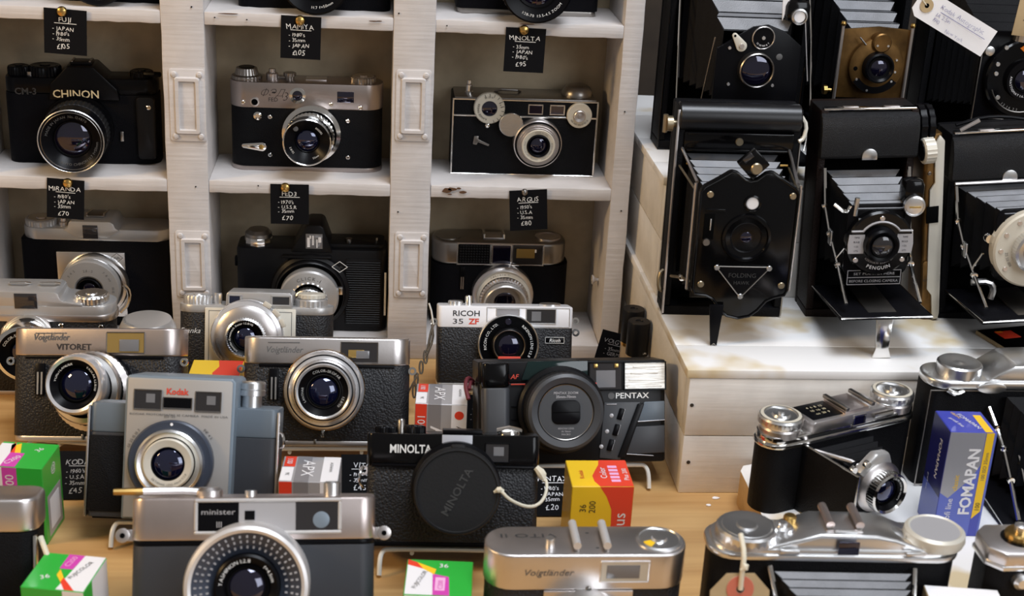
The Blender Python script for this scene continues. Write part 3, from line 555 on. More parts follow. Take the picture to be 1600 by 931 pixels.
l = t.lathe('shutter_housing', 'bright_metal', [(29.5, 3), (29.5, 9), (28.5, 11), (26, 12)], (-2, 0, 42)); t.lathe('focus_ring', 'white_metal', [(26, 10), (26.6, 19), (25.6, 21), (13, 22), (11.5, 21), (10.8, 17)], (-4.2, 0, 43), p=l, seg=60); t.lathe('inner_barrel', 'black_paint', [(11, 18), (11, 23), (10, 23.5), (8, 20), (0, 20)], (-4.2, 0, 43), p=l); t.glass(-4.2, 43, -20.5, 7, 'glass_dark', l, 3)
t.rtext('lettering', 'grey_ink', [('3  4  5', 3, 21, (-4.2, -21.8, 43), 135), ('2.8 - 2', 3, 18, (-4.2, -22.2, 43), 90), ('7  8  oo', 3, 21, (-4.2, -21.8, 43), 38), ('10 15', 3, 21, (-4.2, -21.8, 43), 0)], l)
t.tube('shutter_lever', 'chrome', [(24, -10, 44), (29, -11, 38), (27, -11, 26), (20, -11, 18)], 2, smooth=1); dm = t.frame('badge', 'grey_ink', 0, 0, .1, .1, .05, 0, -.1)
bpy.data.objects.remove(dm)
def diamond(t, x, z, a, b, y, m, txt, mi, ts):
    g = G()
    q = [(x - a, z), (x, z + b), (x + a, z), (x, z - b)]
    for p0, p1 in zip(q, q[1:] + q[:1]): g.tube([(p0[0], y, p0[1]), (p1[0], y, p1[1])], .28, 5)
    o = g.out('badge', m, t.r); t.text('badge_lettering', mi, txt, ts, (x, y - .2, z), p=o, off=.01); return o
diamond(t, 17.8, 67, 5.4, 4.2, -3.2, 'grey_ink', 'Agfa', 'grey_ink', 2.9)
# black plastic camera
t = T('plastic_camera', 'black moulded plastic camera with tall finder hood and ribbed grip in the lower middle pocket', 'camera', (-.0858, .028, .0148), -1, group=CG)
t.slab('body', 'black_plastic', 135, 38, 9, 0, 80, 3); t.prism('finder_hood', 'black_plastic', [(-19, 77), (-5.5, 101), (-2.5, 103), (7.5, 103), (10.5, 101), (19, 77)], -34, 1.5, 'f', 1.5)
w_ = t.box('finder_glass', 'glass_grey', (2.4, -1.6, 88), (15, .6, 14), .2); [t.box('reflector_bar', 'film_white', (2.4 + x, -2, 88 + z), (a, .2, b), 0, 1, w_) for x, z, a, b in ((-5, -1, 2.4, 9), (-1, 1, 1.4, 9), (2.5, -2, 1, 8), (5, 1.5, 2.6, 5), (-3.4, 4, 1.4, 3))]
d = t.lathe('advance_knob', 'chrome', [(0, 0), (12.4, 0), (12.4, 8), (11.8, 9)], (-48.5, 15, 78), 't', 24, .05); t.lathe('knob_top', 'satin_dark', [(12.3, 8.6), (12, 12), (9, 15), (0, 15.3)], (-48.5, 15, 78), 't', 24, .03, p=d)
t.slab('right_shoulder', 'black_plastic', 62, 30, 5, 79, 84, 1.2, (34, 4)); t.box('front_ledge', 'black_plastic', (-4, -2, 73.5), (44, 6, 2.4), .8)
t.lathe('lens_boss', 'black_plastic', [(36, 0), (35, 3), (32, 5), (31, 10), (30, 11)], (-1, 0, 40)); t.lathe('boss_ring', 'black_paint', [(32, 5), (31.6, 7), (31, 5)], (-1, 0, 40))
l = t.lathe('lens_ring', 'white_metal', [(26.4, 8), (26.4, 18), (25, 20), (17, 22), (15, 21)], (-1.3, 0, 39.3), seg=72); t.lathe('focus_ring', 'bright_metal', [(15.4, 20), (15.4, 26), (14, 27), (9, 26), (8, 23)], (-1.3, 0, 36), p=l, seg=60, kn=.03); t.glass(-1.3, 36, -24, 8, 'glass_dark', l, 3); t.rtext('lettering', 'grey_ink', [('CLICK-I', 4.6, 20.4, (-1.3, -21.8, 39.3), 90, 'f', False, .35)], l)
t.box('shutter_tab', 'bright_metal', (26, -14, 46), (5, 4, 7), .5); t.box('shutter_tab_stripe', 'brass', (26, -16.2, 46), (1, .4, 6))
gr = t.prism('grip_panel', 'black_plastic', rrect(33, 66, 3, 46.5, 39), 0, 1.2, 'f', .4); g = G()
for i in range(28): g.box((46.5, -1.5, 9 + i * 2.2), (31, 1, 1.2), .3, 1)
g.out('grip_ribs', 'black_plastic', gr); diamond(t, 25.5, 66, 7, 5.2, -7, 'white_ink', 'Agfa', 'dim_ink', 3)
for x in (-67.5, 67.5): t.box('strap_lug', 'black_paint', (x * 1.01, 10, 64), (3, 6, 9), 1)
t.box('hinge_strip', 'cream_metal', (66.6, -.2, 38), (1.8, .8, 42), .2); t.lathe('shutter_button', 'satin_dark', [(3, 0), (3, 3), (0, 3.4)], (33, 12, 84), 't', 16); t.lathe('top_stud', 'chrome', [(1, 0), (1, 4), (0, 4)], (58, 12, 84), 't', 10)
# meter camera
t = T('meter_camera', 'silver topped black camera with honeycomb light meter window in the lower right pocket', 'camera', (.0850, .044, .0148), 0, group=CG)
t.slab('body', 'leather_dull', 128, 38, 15, 0, 61.5, .5, (2.5, 0)); t.slab('top_plate', 'satin_dark', 125, 40, 17, 61.5, 84, 3.5, (1, -1), seg=4)
f = t.frame('window_frame', 'chrome', 1.7, 72.6, 81, 22, 1.5, -.8, -1.9, bev=.5); g = G()
t.box('meter_cell', 'black_paint', (-23, -1.2, 72.6), (29.5, .6, 18.5), .1, 1, f)
for i in range(11):
    for k in range(7): g.lathe([(.9, 0), (.9, .5), (.3, .8), (0, .8)], (-35.5 + i * 2.5, -1.4, 64.9 + k * 2.55), 'f', 6)
g.out('honeycomb_lens', 'black_plastic', f); t.box('rangefinder_glass', 'glass_dark', (2.6, -1.2, 72.6), (16.6, .6, 18.5), .1, 1, f); t.frame('divider', 'chrome', 2.6, 72.6, 19, 20, 1.2, -.8, -1.8, f); v = t.box('viewfinder_glass', 'finder_glass', (26.8, -1.2, 72.6), (28, .6, 18.5), .1, 1, f)
for x, z, a, b, m in ((-2, 1.5, 17, 9, 'glass_gold'), (1, 2, 6, 6, 'finder_glass'), (-9, 4, 3, 4, 'film_white'), (6, 4, 4, 3, 'film_white')): t.box('reflection_patch', m, (26.8 + x, -1.5 - b * .01, 72.6 + z), (a, .2, b), .05, 1, v)  # gold lamp reflection and white glints painted on the viewfinder glass
t.lathe('top_disc', 'satin_dark', [(12, 0), (12, .8), (6, 1), (0, 1)], (-46, 17, 84), 't'); t.lathe('film_dial', 'satin', [(12, 0), (12, 1.5), (9, 2), (8, 1), (0, 1)], (47, 17, 84), 't'); t.box('shoe_base', 'satin', (-4, 18, 84.6), (20, 17, 1.2), .3)
for x in (-13, 5): t.tube('shoe_rail', 'chrome', [(x, 9, 85), (x, 9.5, 87.5), (x, 26, 87.5)], 1.2)
s_ = t.box('lever_slot', 'black_paint', (-33, -.8, 50), (4.6, 1.6, 20), .4); t.box('lever_tab', 'satin', (-33.8, -1.8, 44), (.9, .5, 12), 0, 1, s_); t.box('lever_tab', 'satin', (-32, -1.8, 44), (.9, .5, 12), 0, 1, s_)
l = t.lathe('shutter_ring', 'satin', [(28.5, 0), (28.5, 10), (27, 12), (25, 13)], (4.8, 0, 35)); t.lathe('scale_ring', 'cream_metal', [(25.4, 12), (25, 17), (22.5, 20)], (4.8, 0, 35), p=l); t.lathe('focus_ring', 'satin', [(22.5, 16), (23, 22), (21.5, 24), (20, 24)], (5, 0, 34.5), p=l, seg=90, kn=.03)
t.lathe('lens_hood', 'white_metal', [(20, 20), (20.5, 33), (19.5, 34), (18.6, 33), (15, 24), (0, 22)], (5.4, 0, 33.5), p=l); t.glass(5.4, 33.5, -24, 13, 'glass_dark', l, 4); t.rtext('lettering', 'grey_ink', [('2 4 5.6 8 11 16 22', 2.6, 24, (4.8, -18.8, 35), 100)], l)
# cameras of the top row, only their lower edges in view
def top_cam(label, x, y, z0, W, base, lx, lr, ly, ring):
    t = T('reflex_camera', label, 'camera', (x, y, .3097), 0, group='cameras in the top row of pockets')
    if base: t.slab('base_plate', base, W - 3, 34, 6, 0, 4.5, .5); t.slab('body', 'leather_dull', W, 35, 6, 4.5, 64, .6, (0, -.5))
    else: t.slab('body', 'leather_dull', W, 35, 8, 0, 64, 1)
    t.slab('top_plate', 'black_paint', W, 35, 8, 64, 78, 1.5); t.prism('prism_housing', 'black_paint', [(-24, 64), (-10, 90), (10, 90), (24, 64)], -28, 4, 'f', 1)
    l = t.lathe('lens_barrel', 'black_paint', [(lr - 2, 0), (lr - 2, ly - 12), (lr, ly - 10), (lr, ly), (lr - 1.5, ly + 1), (lr * .62, ly - 3), (0, ly - 4)], (lx, 0, lr + 1)); t.lathe('grip_ring', 'rubber', [(lr, ly - 24), (lr + .6, ly - 23), (lr + .6, ly - 13), (lr, ly - 12)], (lx, 0, lr + 1), seg=80, kn=.03, p=l)
    t.glass(lx, lr + 1, -ly + 2, lr * .58, 'glass_dark', l, 4); t.rtext('lens_lettering', 'white_ink', [(ring, 3.4, lr * .80, (lx, -ly + .4, lr + 1), 285, 'f', True)], l); return t
top_cam('black camera cut off by the top edge above the £105 card at far left', -.262, .03, 0, 126, None, 4, 27, 24, 'CAMERA LENS 1:1.8')
top_cam('black camera cut off by the top edge in the middle column with white lens lettering', -.0830, .028, 0, 128, None, 2, 29, 30, '1:1.7 f=50mm')
top_cam('black camera with silver base plate cut off by the top edge in the right column', .0985, .035, 0, 123, 'satin_dark', 3, 30, 42, '1:28-70  1:3.5-4.5 ZOOM')
# ---------------------------------------------------------------- wire stands and table cameras
def stand(label, loc, yaw, lean, wd, depth, h=62, group='white wire camera stands'):
    """easel of bent wire under a camera whose lower front edge is at loc"""
    t = T('wire_stand', label, 'stand', (loc[0], loc[1], 0), yaw, group=group); r = 1.7; zb = loc[2] * 1000; a = math.radians(lean); W = wd / 2
    by, bz = depth * math.cos(a), zb - depth * math.sin(a)
    zf = zb - 2.6 - 4 * math.tan(a); zr = max(bz - 2.2, r)
    t.tube('front_rail', 'wire_white', [(-W, -7, r), (-W, -2, zf - 5), (-W + 1.5, 3, zf - 1.2), (-W + 6, 4, zf), (W - 6, 4, zf), (W - 1.5, 3, zf - 1.2), (W, -2, zf - 5), (W, -7, r)], r, smooth=2)
    y2 = by + 3.6
    t.tube('rear_rail', 'wire_white', [(-W + 8, y2, zr), (W - 8, y2, zr)], r)
    for x in (-W * .55, W * .55):
        t.tube('side_rail', 'wire_white', [(x, 4, zf - 2 * r), (x, y2, zr - (0 if zr > 3 else 0))], r * .9)
        t.tube('back_upright', 'wire_white', [(x, y2, zr), (x, by + 3.6 + h * math.sin(a), bz + h * math.cos(a))], r)
        t.tube('rear_leg', 'wire_white', [(x, by + 3.6 + .6 * h * math.sin(a), bz + .6 * h * math.cos(a)), (x, by + 16 + h * .62, r)], r)
    return t
TC = 'cameras standing on the pine table'
def lug(t, x, z, y=8, m='chrome', s=1):
    t.lathe('strap_lug', m, [(3.2, -1), (3.2, 1), (1.6, 1), (1.6, -1), (3.2, -1)], (x + s * 2.4, y, z), 'f', 20)
def lens_steps(t, x, z, steps):
    o = None
    for n, m, pr, kn in steps:
        q = t.lathe(n, m, pr, (x, 0, z), 'f', 72 if not kn else 96, kn, o); o = o or q
    return o
# silver and black camera at the far left
t = T('viewfinder_camera', 'silver camera with black square finder cut off by the left edge', 'camera', (-.3075, -.082, 0), 0, 2, group=TC)
t.slab('base_plate', 'satin', 128, 32, 14, 0, 4, .5); t.slab('body', 'leather', 127, 32, 14, 4, 68, .3, (0, .3)); t.slab('top_plate', 'white_metal', 129, 33, 15, 68, 80, 1, (0, -.5)); t.slab('lower_rim', 'satin', 131, 34, 15, 66, 72, .8, (0, -1))
t.prism('finder_housing', 'white_metal', [(-62, 79), (-62, 92), (18, 92), (21, 90), (22, 86), (24, 84), (40, 82), (40, 79)], -33, .5, 'f', .9); t.box('finder_glass', 'finder_glass', (-5, -.8, 84), (18, .6, 13), .2)
t.dial('rewind_knob', 'bright_metal', 45, 14, 80.5, 6, 14, .04, cap='bright_metal'); t.lathe('shutter_button', 'bright_metal', [(7, 0), (7, 2.4), (0, 2.8)], (-45, 14, 92), 't', 30, .05)
for x in (-14, 10): t.tube('shoe_clip', 'chrome', [(x - 8, 18, 92), (x - 6, 14, 94.5), (x + 6, 14, 95), (x + 9, 18, 93)], 1)
SCREW(t, [(54, 62), (22, 63)], 2)
l = lens_steps(t, -4, 45, [('shutter_ring', 'chrome', [(27, 0), (27, 14), (24, 20), (21, 21)], 0), ('name_ring', 'black_paint', [(21, 20.8), (19, 20), (13, 17), (0, 16)], 0)]); t.glass(-4, 45, -19, 12, 'glass_dark', l); t.rtext('lens_lettering', 'white_ink', [('COLOR-SKOPA-NEN 1:2.8/50', 3.2, 17.4, (-4, -20.8, 45), 85)], l)
# loose silver lens behind
t = T('loose_lens', 'loose silver lens standing behind the silver rangefinder with the gold finder window', 'lens', (-.2100, -.1150, 0), 0)
t.lathe('lens_base', 'black_paint', [(0, 0), (24, 0), (24, 40), (22, 46)], (0, 0, 0), 't'); t.lathe('rear_ring', 'leather', [(24.4, 22), (24.8, 24), (24.8, 36), (24.4, 38)], (0, 0, 0), 't', 80, .03)
l = t.lathe('lens_barrel', 'white_metal', [(22, 46), (24.5, 66), (22, 78), (19, 84), (15, 85), (0, 85)], (0, 0, 0), 't', 60); t.lathe('silver_band', 'chrome', [(24.4, 64), (24.8, 68), (23.6, 72.5)], (0, 0, 0), 't', p=l)
t.lathe('focus_knob', 'white_metal', [(11, 60), (11, 70), (9, 74), (0, 75)], (15, -14, 0), 't', 40, .04, p=l); t.rtext('lettering', 'grey_ink', [('MADE IN GERMANY', 3, 18, (0, 0, 85.2), 200, 't')], l)
# cream fronted camera
L_ = (-.1300, -.0720, .0105)
t = T('viewfinder_camera', 'cream fronted camera with chrome lens ring between the two silver rangefinders', 'camera', L_, -2, 15, group=TC)
t.slab('base_plate', 'satin', 130, 33, 8, 0, 4, .5); t.slab('body', 'leather', 130, 32, 14, 4, 57, .4, (0, .5)); t.slab('top_plate', 'white_metal', 131, 33, 15, 57, 64, 1.2)
t.prism('finder_housing', 'white_metal', [(-25, 63), (-24.5, 74), (-22.5, 76), (29, 76), (31, 74), (31.5, 63)], -30, .8, 'f', .9); t.window('finder', -17.4, 69.3, 11.5, 9, 'glass_dark', 'white_metal', 1.4, -.8); t.window('finder', 21.5, 69.2, 17, 9.6, 'finder_glass', 'white_metal', 1.5, -.8)
p_ = t.prism('front_plate', 'cream_metal', [(-42, 62.2), (34.4, 62.5), (34.4, 3), (-42, 3)], 0, 3, 'f', 1); t.frame('plate_line', 'grey_ink', -3.8, 33, 70, 54, .5, -2.9, -3.1, p_, 0)
t.dial('advance_knob', 'white_metal', -50, 14, 63.8, 7.5, 12.4, .04, cap='white_metal'); t.lathe('shutter_button', 'bright_metal', [(3.4, 0), (3.4, 8.4), (3, 9.4), (0, 9.6)], (-33, 12, 63.8), 't', 20, .05)
d = t.dial('rewind_knob', 'white_metal', 46, 14, 63.8, 6.5, 14, .03, cap='white_metal'); t.lathe('knob_step', 'cream_metal', [(12, 7), (12, 10), (11, 11), (0, 11)], (46, 14, 63.8), 't', 48, .03, p=d)
l = lens_steps(t, -5.5, 39.7, [('shutter_ring', 'lens_chrome', [(30.6, 2.5), (30.6, 11), (29.4, 13), (26, 14)], 0), ('speed_ring', 'satin', [(26.4, 13.4), (26, 18), (22.5, 20), (17, 20.6)], 0), ('focus_ring', 'bright_metal', [(17.2, 18), (17.2, 24), (15.6, 25), (14.8, 24)], .03), ('name_ring', 'black_paint', [(15, 24.2), (10.5, 21), (0, 20)], 0)])
t.glass(-5.5, 39.7, -22.6, 9.6, 'glass_blue', l); t.rtext('lens_lettering', 'white_ink', [('Schneider-Kreuznach Xenar 1:2.8/45', 2.5, 12.8, (-5.5, -24.2, 39.7), 150)], l); t.rtext('speed_lettering', 'grey_ink', [('500 250 100 50 25 10 5', 2.3, 23.5, (-5.5, -20.4, 39.7), 210, 'f', True)], l)
for a in (40, 58, 22): t.box('shutter_lever', 'cream_metal', (-5.5 + 32 * math.cos(math.radians(a)), -12, 39.7 + 32 * math.sin(math.radians(a))), (4, 2.4, 7), .5, rot=Matrix.Rotation(math.radians(-a), 3, 'Y'))
t.text('script_lettering', 'white_ink', 'Franka', 6.4, (-54.5, -.2, 42), off=-.01, shear=.35)
stand('white wire stand under the cream fronted camera', L_, -2, 15, 100, 33, h=50)
# white and black compact camera
L_ = (.0816, -.1011, .018)
t = T('compact_camera', 'white topped compact camera with black lens ring standing before the right column', 'camera', L_, 0, 17, group=TC)
t.slab('base_plate', 'white_metal', 114, 31, 4, 0, 5, .5); t.slab('body', 'leather', 114.4, 31, 4, 5, 52, .3, (0, .2)); t.slab('top_plate', 'film_white', 114.5, 31, 4, 52, 70.3, 1.3)
t.frame('front_line', 'white_metal', 19, 61.4, 71, 16.6, .7, .1, -.5); t.window('light_meter_window', 1.6, 63, 20, 11.6, 'film_grey_dark', 'white_metal', .8); t.window('finder', 29.8, 62.4, 26, 13, 'finder_glass', 'white_metal', .8, inner=('glass_grey', -4, 0, 8, 8))
t.text('lettering', 'black_ink', 'RICOH', 6.6, (-33.5, -.2, 64.2), off=.012, width=22.5); t.text('lettering', 'black_ink', '35', 6.2, (-40.4, -.2, 57.4), width=8.8); t.text('lettering', 'red_ink', 'ZF', 6.6, (-27.2, -.2, 57.4), off=.03, width=8.8)
l = lens_steps(t, 1.8, 38.8, [('outer_rim', 'bright_metal', [(25.6, 0), (25.6, 9), (24.8, 9.8), (24.2, 9.4)], 0), ('name_ring', 'enamel', [(24.3, 9.2), (15, 8.6), (14.4, 7)], 0), ('inner_barrel', 'black_paint', [(15, 7), (14.6, 15), (13.4, 16), (12.6, 14.5), (0, 14)], 0), ('inner_rim', 'satin_dark', [(13.6, 15.8), (13.1, 16.3), (12.6, 15.8)], 0)])
t.glass(1.8, 38.8, -15, 11, 'glass_dark', l); t.rtext('lens_lettering', 'white_ink', [('RICOH CO., LTD.', 3.2, 19.8, (1.8, -9.4, 38.8), 155), ('RIKENON LENS 1:2.8', 3.2, 19.8, (1.8, -9.4, 38.8), 12)], l); t.disc('meter_eye', 'glass_dark', 1.2, 58.2, -9, 2.8, 1, l); t.prism('red_filter_tab', 'red_ink', rrect(19, 5, 1, 2, 27.5), 15.8, 16.8, 'f', .3, l)
bd = t.prism('badge', 'black_paint', rrect(16, 5, 2.4, 41.9, 42.2), 0, .8, 'f', .3); t.text('badge_lettering', 'white_ink', 'Ricoh', 4.2, (41.9, -1.2, 42.2), p=bd, shear=.2, off=.01); t.frame('badge_rim', 'white_ink', 41.9, 42.2, 16.4, 5.4, .4, -.5, -.9, bd)
t.lathe('film_dial', 'bright_metal', [(6.5, 0), (6.5, 3), (5.5, 3.8), (0, 3.8)], (-42, 13, 70.3), 't', 36, .05); t.lathe('shutter_button', 'bright_metal', [(3, 0), (3, 7), (2.4, 8), (0, 8)], (-31, 11, 70.3), 't', 20); t.lathe('rewind_disc', 'bright_metal', [(9.5, 0), (9.5, 1.6), (8.5, 2.2), (0, 2.2)], (39, 14, 70.3), 't', 36)
lug(t, 58, 58); lug(t, -58, 56, s=-1); lug(t, 58.6, 48)
for k, (a, b, c) in enumerate((((-61, 4, 54), (-64, 0, 44), (-66, -4, 30)), ((-62, 4, 54), (-61, -2, 42), (-67, -6, 28)))): t.tube('strap_strand', 'steel_chain', [a, b, c], 1.1, smooth=1)
ch = [(-66, -5, 31), (-69, -7, 24), (-73, -9, 14), (-77, -10, 4), (-76, -10, -6)]
for (a, b) in zip(ch, ch[1:]):
    m = [(a[i] + b[i]) / 2 for i in range(3)]; G().tube([(m[0] + 2 * math.cos(q) * .7, m[1] + .8 * math.sin(q), m[2] + 5.4 * math.sin(q)) for q in [2 * PI * i / 14 for i in range(14)]], .8, 6, True).out('chain_link', 'steel_chain', t.r)
t.tube('strap_strand', 'steel_chain', [(-73, -9, 14), (-80, -11, 2), (-84, -12, -9)], .9, smooth=1); t.tube('zip_tie', 'wire_white', [(-61, 4, 55), (-63, 3, 66), (-65, 2, 72)], .8)
stand('white wire stand under the white topped compact camera', L_, 0, 17, 96, 31)
# autofocus zoom camera
L_ = (.1228, -.2383, .021)
t = T('autofocus_camera', 'big black plastic autofocus camera with flash and closed lens cover before the crate', 'camera', L_, 3, 21, group=TC)
t.slab('body', 'black_plastic', 145, 40, 5, 0, 62, 1.5); t.slab('top_housing', 'black_plastic', 145, 40, 4, 62, 78, 1.2, (0, -.5)); t.slab('hand_grip', 'grey_plastic', 21, 16, 5, 4, 59, 1.6, (-60, -9)); t.slab('grip_top', 'enamel', 21, 18, 5, 59.5, 77.4, 1.4, (-60, -9))
t.prism('finder_band', 'green_glass', [(-40, 64), (-35, 78), (11, 78), (11, 63)], .4, 1.6, 'f', .3); t.box('red_line', 'red_ink', (-15, -1.2, 60.8), (66, .8, .9), .1); t.text('lettering', 'red_ink', 'AF', 5, (-45.5, -1.2, 66.6), shear=.25, off=.01)
t.window('finder', 25, 66, 27, 22, 'finder_glass', 'enamel', 1.2, -1, inner=('glass_grey', 0, -2, 15, 13)); t.box('finder_spot', 'brass', (17, -2.4, 74), (3, .3, 3), .1); t.box('finder_spot', 'brass', (33, -2.4, 74), (3, .3, 3), .1)
f = t.window('flash', 55.5, 66, 33.5, 22, 'flash_lens', 'enamel', 1.2, -1)
for i in range(4): t.box('reflector_bar', 'flash_lens', (55, -1.8, 58 + i * 5), (27 - i * 3, .5, 1.2), .2, 1, f)
t.text('lettering', 'white_ink', 'PENTAX', 6, (46, -.3, 51), off=.015, width=26); t.prism('emblem', 'grey_ink', arc(29.5, 51, 2.6, 0, 360, 20)[:-1], 0, .4, 'f', 0)
l = lens_steps(t, -10.6, 41.5, [('lens_collar', 'black_plastic', [(33, 0), (33, 8), (31, 10), (29.5, 10)], 0), ('zoom_ring', 'rubber', [(29.6, 8), (29.6, 20), (29, 21)], .015), ('lens_barrel', 'grey_plastic', [(29, 20), (28.4, 27), (26, 28.6), (21.5, 27), (20.8, 25)], 0), ('lens_cover', 'grey_plastic', [(20.9, 25.2), (20.5, 26.2), (0, 26.4)], 0), ('cover_rim', 'satin_dark', [(20.9, 26), (20.6, 26.5), (20.1, 26.2)], 0)])
t.prism('lens_shutter', 'black_paint', rrect(21.5, 18, 5, -10.6, 41.5), 26.3, 27.2, 'f', .4, l); t.box('shutter_seam', 'black_matt', (-10.6, -27.3, 41.5), (20, .2, .5), 0, 1, l); t.text('lens_lettering', 'film_grey', 'PENTAX ZOOM', 2.6, (-10.6, -26.7, 55.8), p=l, off=.01); t.text('lens_lettering', 'film_grey', '35mm-70mm', 2.8, (-10.6, -26.7, 53), p=l, off=.02)
for k, s_ in enumerate(('PENTAX LENS', '35-70mm', 'MACRO')): t.text('lens_lettering', 'film_grey', s_, 1.9, (-10.6, -26.7, 29.5 - 2.2 * k), p=l)
t.prism('control_panel', 'grey_plastic', [(24, 46), (52, 46), (36, 2), (20, 4)], 0, 1, 'f', .4); t.prism('panel_rib', 'black_plastic', [(50, 45), (55, 45), (40, 4), (34, 4)], 0, 3, 'f', 1)
for x, z in ((36.5, 37), (33, 25), (28.5, 13.5)): b_ = t.box('mode_button', 'black_paint', (x, -1.6, z), (4, 2, 9), .8, rot=Matrix.Rotation(math.radians(18), 3, 'Y')); t.box('button_line', 'film_grey', (x + 2.2, -1.2, z), (.5, .4, 8), 0, 1, b_, rot=Matrix.Rotation(math.radians(18), 3, 'Y')); t.disc('mode_symbol', 'film_grey', x - 7, z - 1, -1, 1.6, .2)
t.box('panel_line', 'film_grey', (29.5, -1.2, 44.6), (8, .3, .7)); t.prism('grip_recess', 'slate_plastic', [(55, 46), (71, 46.5), (71, 32), (49, 31)], 0, 1.4, 'f', .6); t.prism('grip_recess', 'grey_plastic', [(46, 27), (71, 28), (71, 7), (40, 6)], 0, 1.4, 'f', .8); g = G()
g.tube([(40.5, -1.6, 6.5), (62, -1.6, 4.8)], .4, 6); g.out('recess_edge', 'film_grey_dark', t.r); t.tube('recess_edge', 'film_grey_dark', [(49, -1.6, 31), (71, -1.6, 32)], .4, seg=6)
for z in (24, 34, 44): t.box('grip_line', 'black_paint', (-45, -.3, z), (5, 1, .8), .1)
t.tube('strap', 'cord_red', [(-74, 20, 62), (-79, 14, 66), (-82, 6, 60), (-80, 0, 50)], 1.6, smooth=2); t.tube('strap', 'cord_red', [(-74, 20, 60), (-77, 12, 63), (-79, 4, 57)], 1.4, smooth=2)
stand('white wire stand under the big black autofocus camera', L_, 3, 21, 118, 40)
# black camera with a lens cap
L_ = (.0244, -.3557, .02)
t = T('capped_camera', 'black rangefinder camera with lens cap on a cord at the centre of the table', 'camera', L_, -2, 23, group=TC)
t.slab('base_plate', 'black_paint', 116, 32, 6, 0, 3, .5); t.slab('body', 'leather', 116, 32, 6, 3, 54, .4, (0, .4)); t.slab('top_plate', 'enamel', 117, 32.5, 5, 54, 76, 1.2); t.box('front_ledge', 'black_paint', (0, -.8, 54.6), (110, 2, 2), .5)
t.text('lettering', 'white_ink', 'MINOLTA', 8, (-29, -.2, 65.8), off=.018, width=28); t.box('meter_window', 'window_grey', (2.2, -.2, 65.2), (20.6, .8, 21), .3); t.window('finder', 29.5, 64.2, 17, 13.5, 'finder_glass', 'black_paint', .8, inner=('glass_grey', 1, 1, 7, 6))
t.box('hot_shoe', 'black_paint', (6, 14, 77.4), (27, 20, 2.6), .5); t.dial('film_dial', 'black_paint', -27, 14, 76, 4.5, 8, .05, cap='black_paint'); t.lathe('shutter_button', 'satin_dark', [(2.6, 0), (2.6, 8), (2, 9), (0, 9)], (-36, 12, 76), 't', 20); t.dial('advance_hub', 'black_paint', -46, 15, 76, 3.6, 8, .05, cap='black_paint')
t.tube('rewind_crank', 'chrome', [(30, 12, 78), (38, 10, 80), (46, 14, 78)], 2.2); t.lathe('rewind_disc', 'chrome', [(8, 0), (8, 2), (0, 2.4)], (38, 15, 76), 't', 30)
l = lens_steps(t, 1.8, 41.8, [('lens_barrel', 'black_paint', [(30, 0), (30, 10), (28, 12), (27.4, 28)], 0), ('lens_cap', 'rubber', [(27.6, 24), (28.4, 25), (28.4, 37), (27.6, 38.4), (26.4, 38.6), (25.8, 37.8), (0, 37.8)], 0)]); t.text('cap_lettering', 'dim_ink', 'MINOLTA', 7.4, (1.8, -38.1, 41.8), 'f', 62, p=l, width=34, off=.015); t.box('cap_tab', 'rubber', (2, -31, 70), (9, 10, 3), 1, 2, l)
lug(t, 58, 49, m='satin'); lug(t, -58, 50, s=-1); t.tube('lug_ring', 'chrome', [(-61, 6, 52), (-63, 2, 48), (-63, 2, 42), (-60, 6, 39)], 1, smooth=1)
t.tube('cap_cord', 'string', [(27, -38, 43), (30, -41, 43.5), (36, -40, 37), (50, -32, 31), (60, -18, 34), (64, -6, 44), (61, 2, 50)], 1.1, smooth=2); t.tube('cord_knot', 'string', [(56, -1, 55), (60, -2, 51), (62, -3, 46)], [2.2, 3, 1.4], smooth=1); t.tube('cord_knot', 'string', [(26, -38.5, 42), (29, -40.5, 44), (32, -40, 43)], [1, 2, 1], smooth=1)
stand('white wire stand under the black camera with the lens cap', L_, -2, 23, 96, 32.5)
# two silver and black leather rangefinders
def satin_cam(label, loc, yaw, lean, roll, W, H, seam, lx, lz, model, vfx, vfw, glassm, topm):
    t = T('rangefinder_camera', label, 'camera', loc, yaw, lean, roll, group=TC)
    t.slab('base_plate', 'satin', W - 4, 33, 12, 0, 4, .6); t.slab('body', 'leather', W - 2, 33, 12, 4, seam, .4); t.slab('top_plate', topm, W - 2, 34, 13, seam, H, 1.6, (0, -.6), seg=3)
    t.box('seam_strip', 'black_paint', (0, -.3, seam - .8), (W - 26, 1.2, 2), .4); t.window('finder', vfx, H - 11, vfw, 16.4, glassm, 'satin_dark', .8, -.6)
    t.text('script_lettering', 'grey_ink', 'Voigtländer', 6.8, (-W * .255, -1, H - (7 if model else 9.5)), shear=.3, width=28, off=.008); g = G().tube([(-W * .255 - 12, -.9, H - 4.2), (-W * .255 + 12, -.9, H - 4)], .35, 5); g.out('script_line', 'grey_ink', t.r)
    if model: t.text('lettering', 'black_ink', model, 6.4, (-W * .12, -1, H - 14.4), width=27, off=.015)
    s_ = t.box('lever_slot', 'black_paint', (-W * .31, -1.4, 47), (7.5, 3, 24), .8)
    for k in (-1.4, 1.6): t.box('lever_strip', 'bright_metal', (-W * .31 + k, -3, 44), (1.3, .8, 17), .1, 1, s_)
    lug(t, W / 2 - 1.5, seam - 4, 6); lug(t, -W / 2 + 1.5, seam - 4, 6, s=-1); t.box('tripod_mark', 'satin_dark', (-8, -.8, 3.5), (2, 1, 4), .3)
    return t
L_ = (-.0650, -.2098, .02)
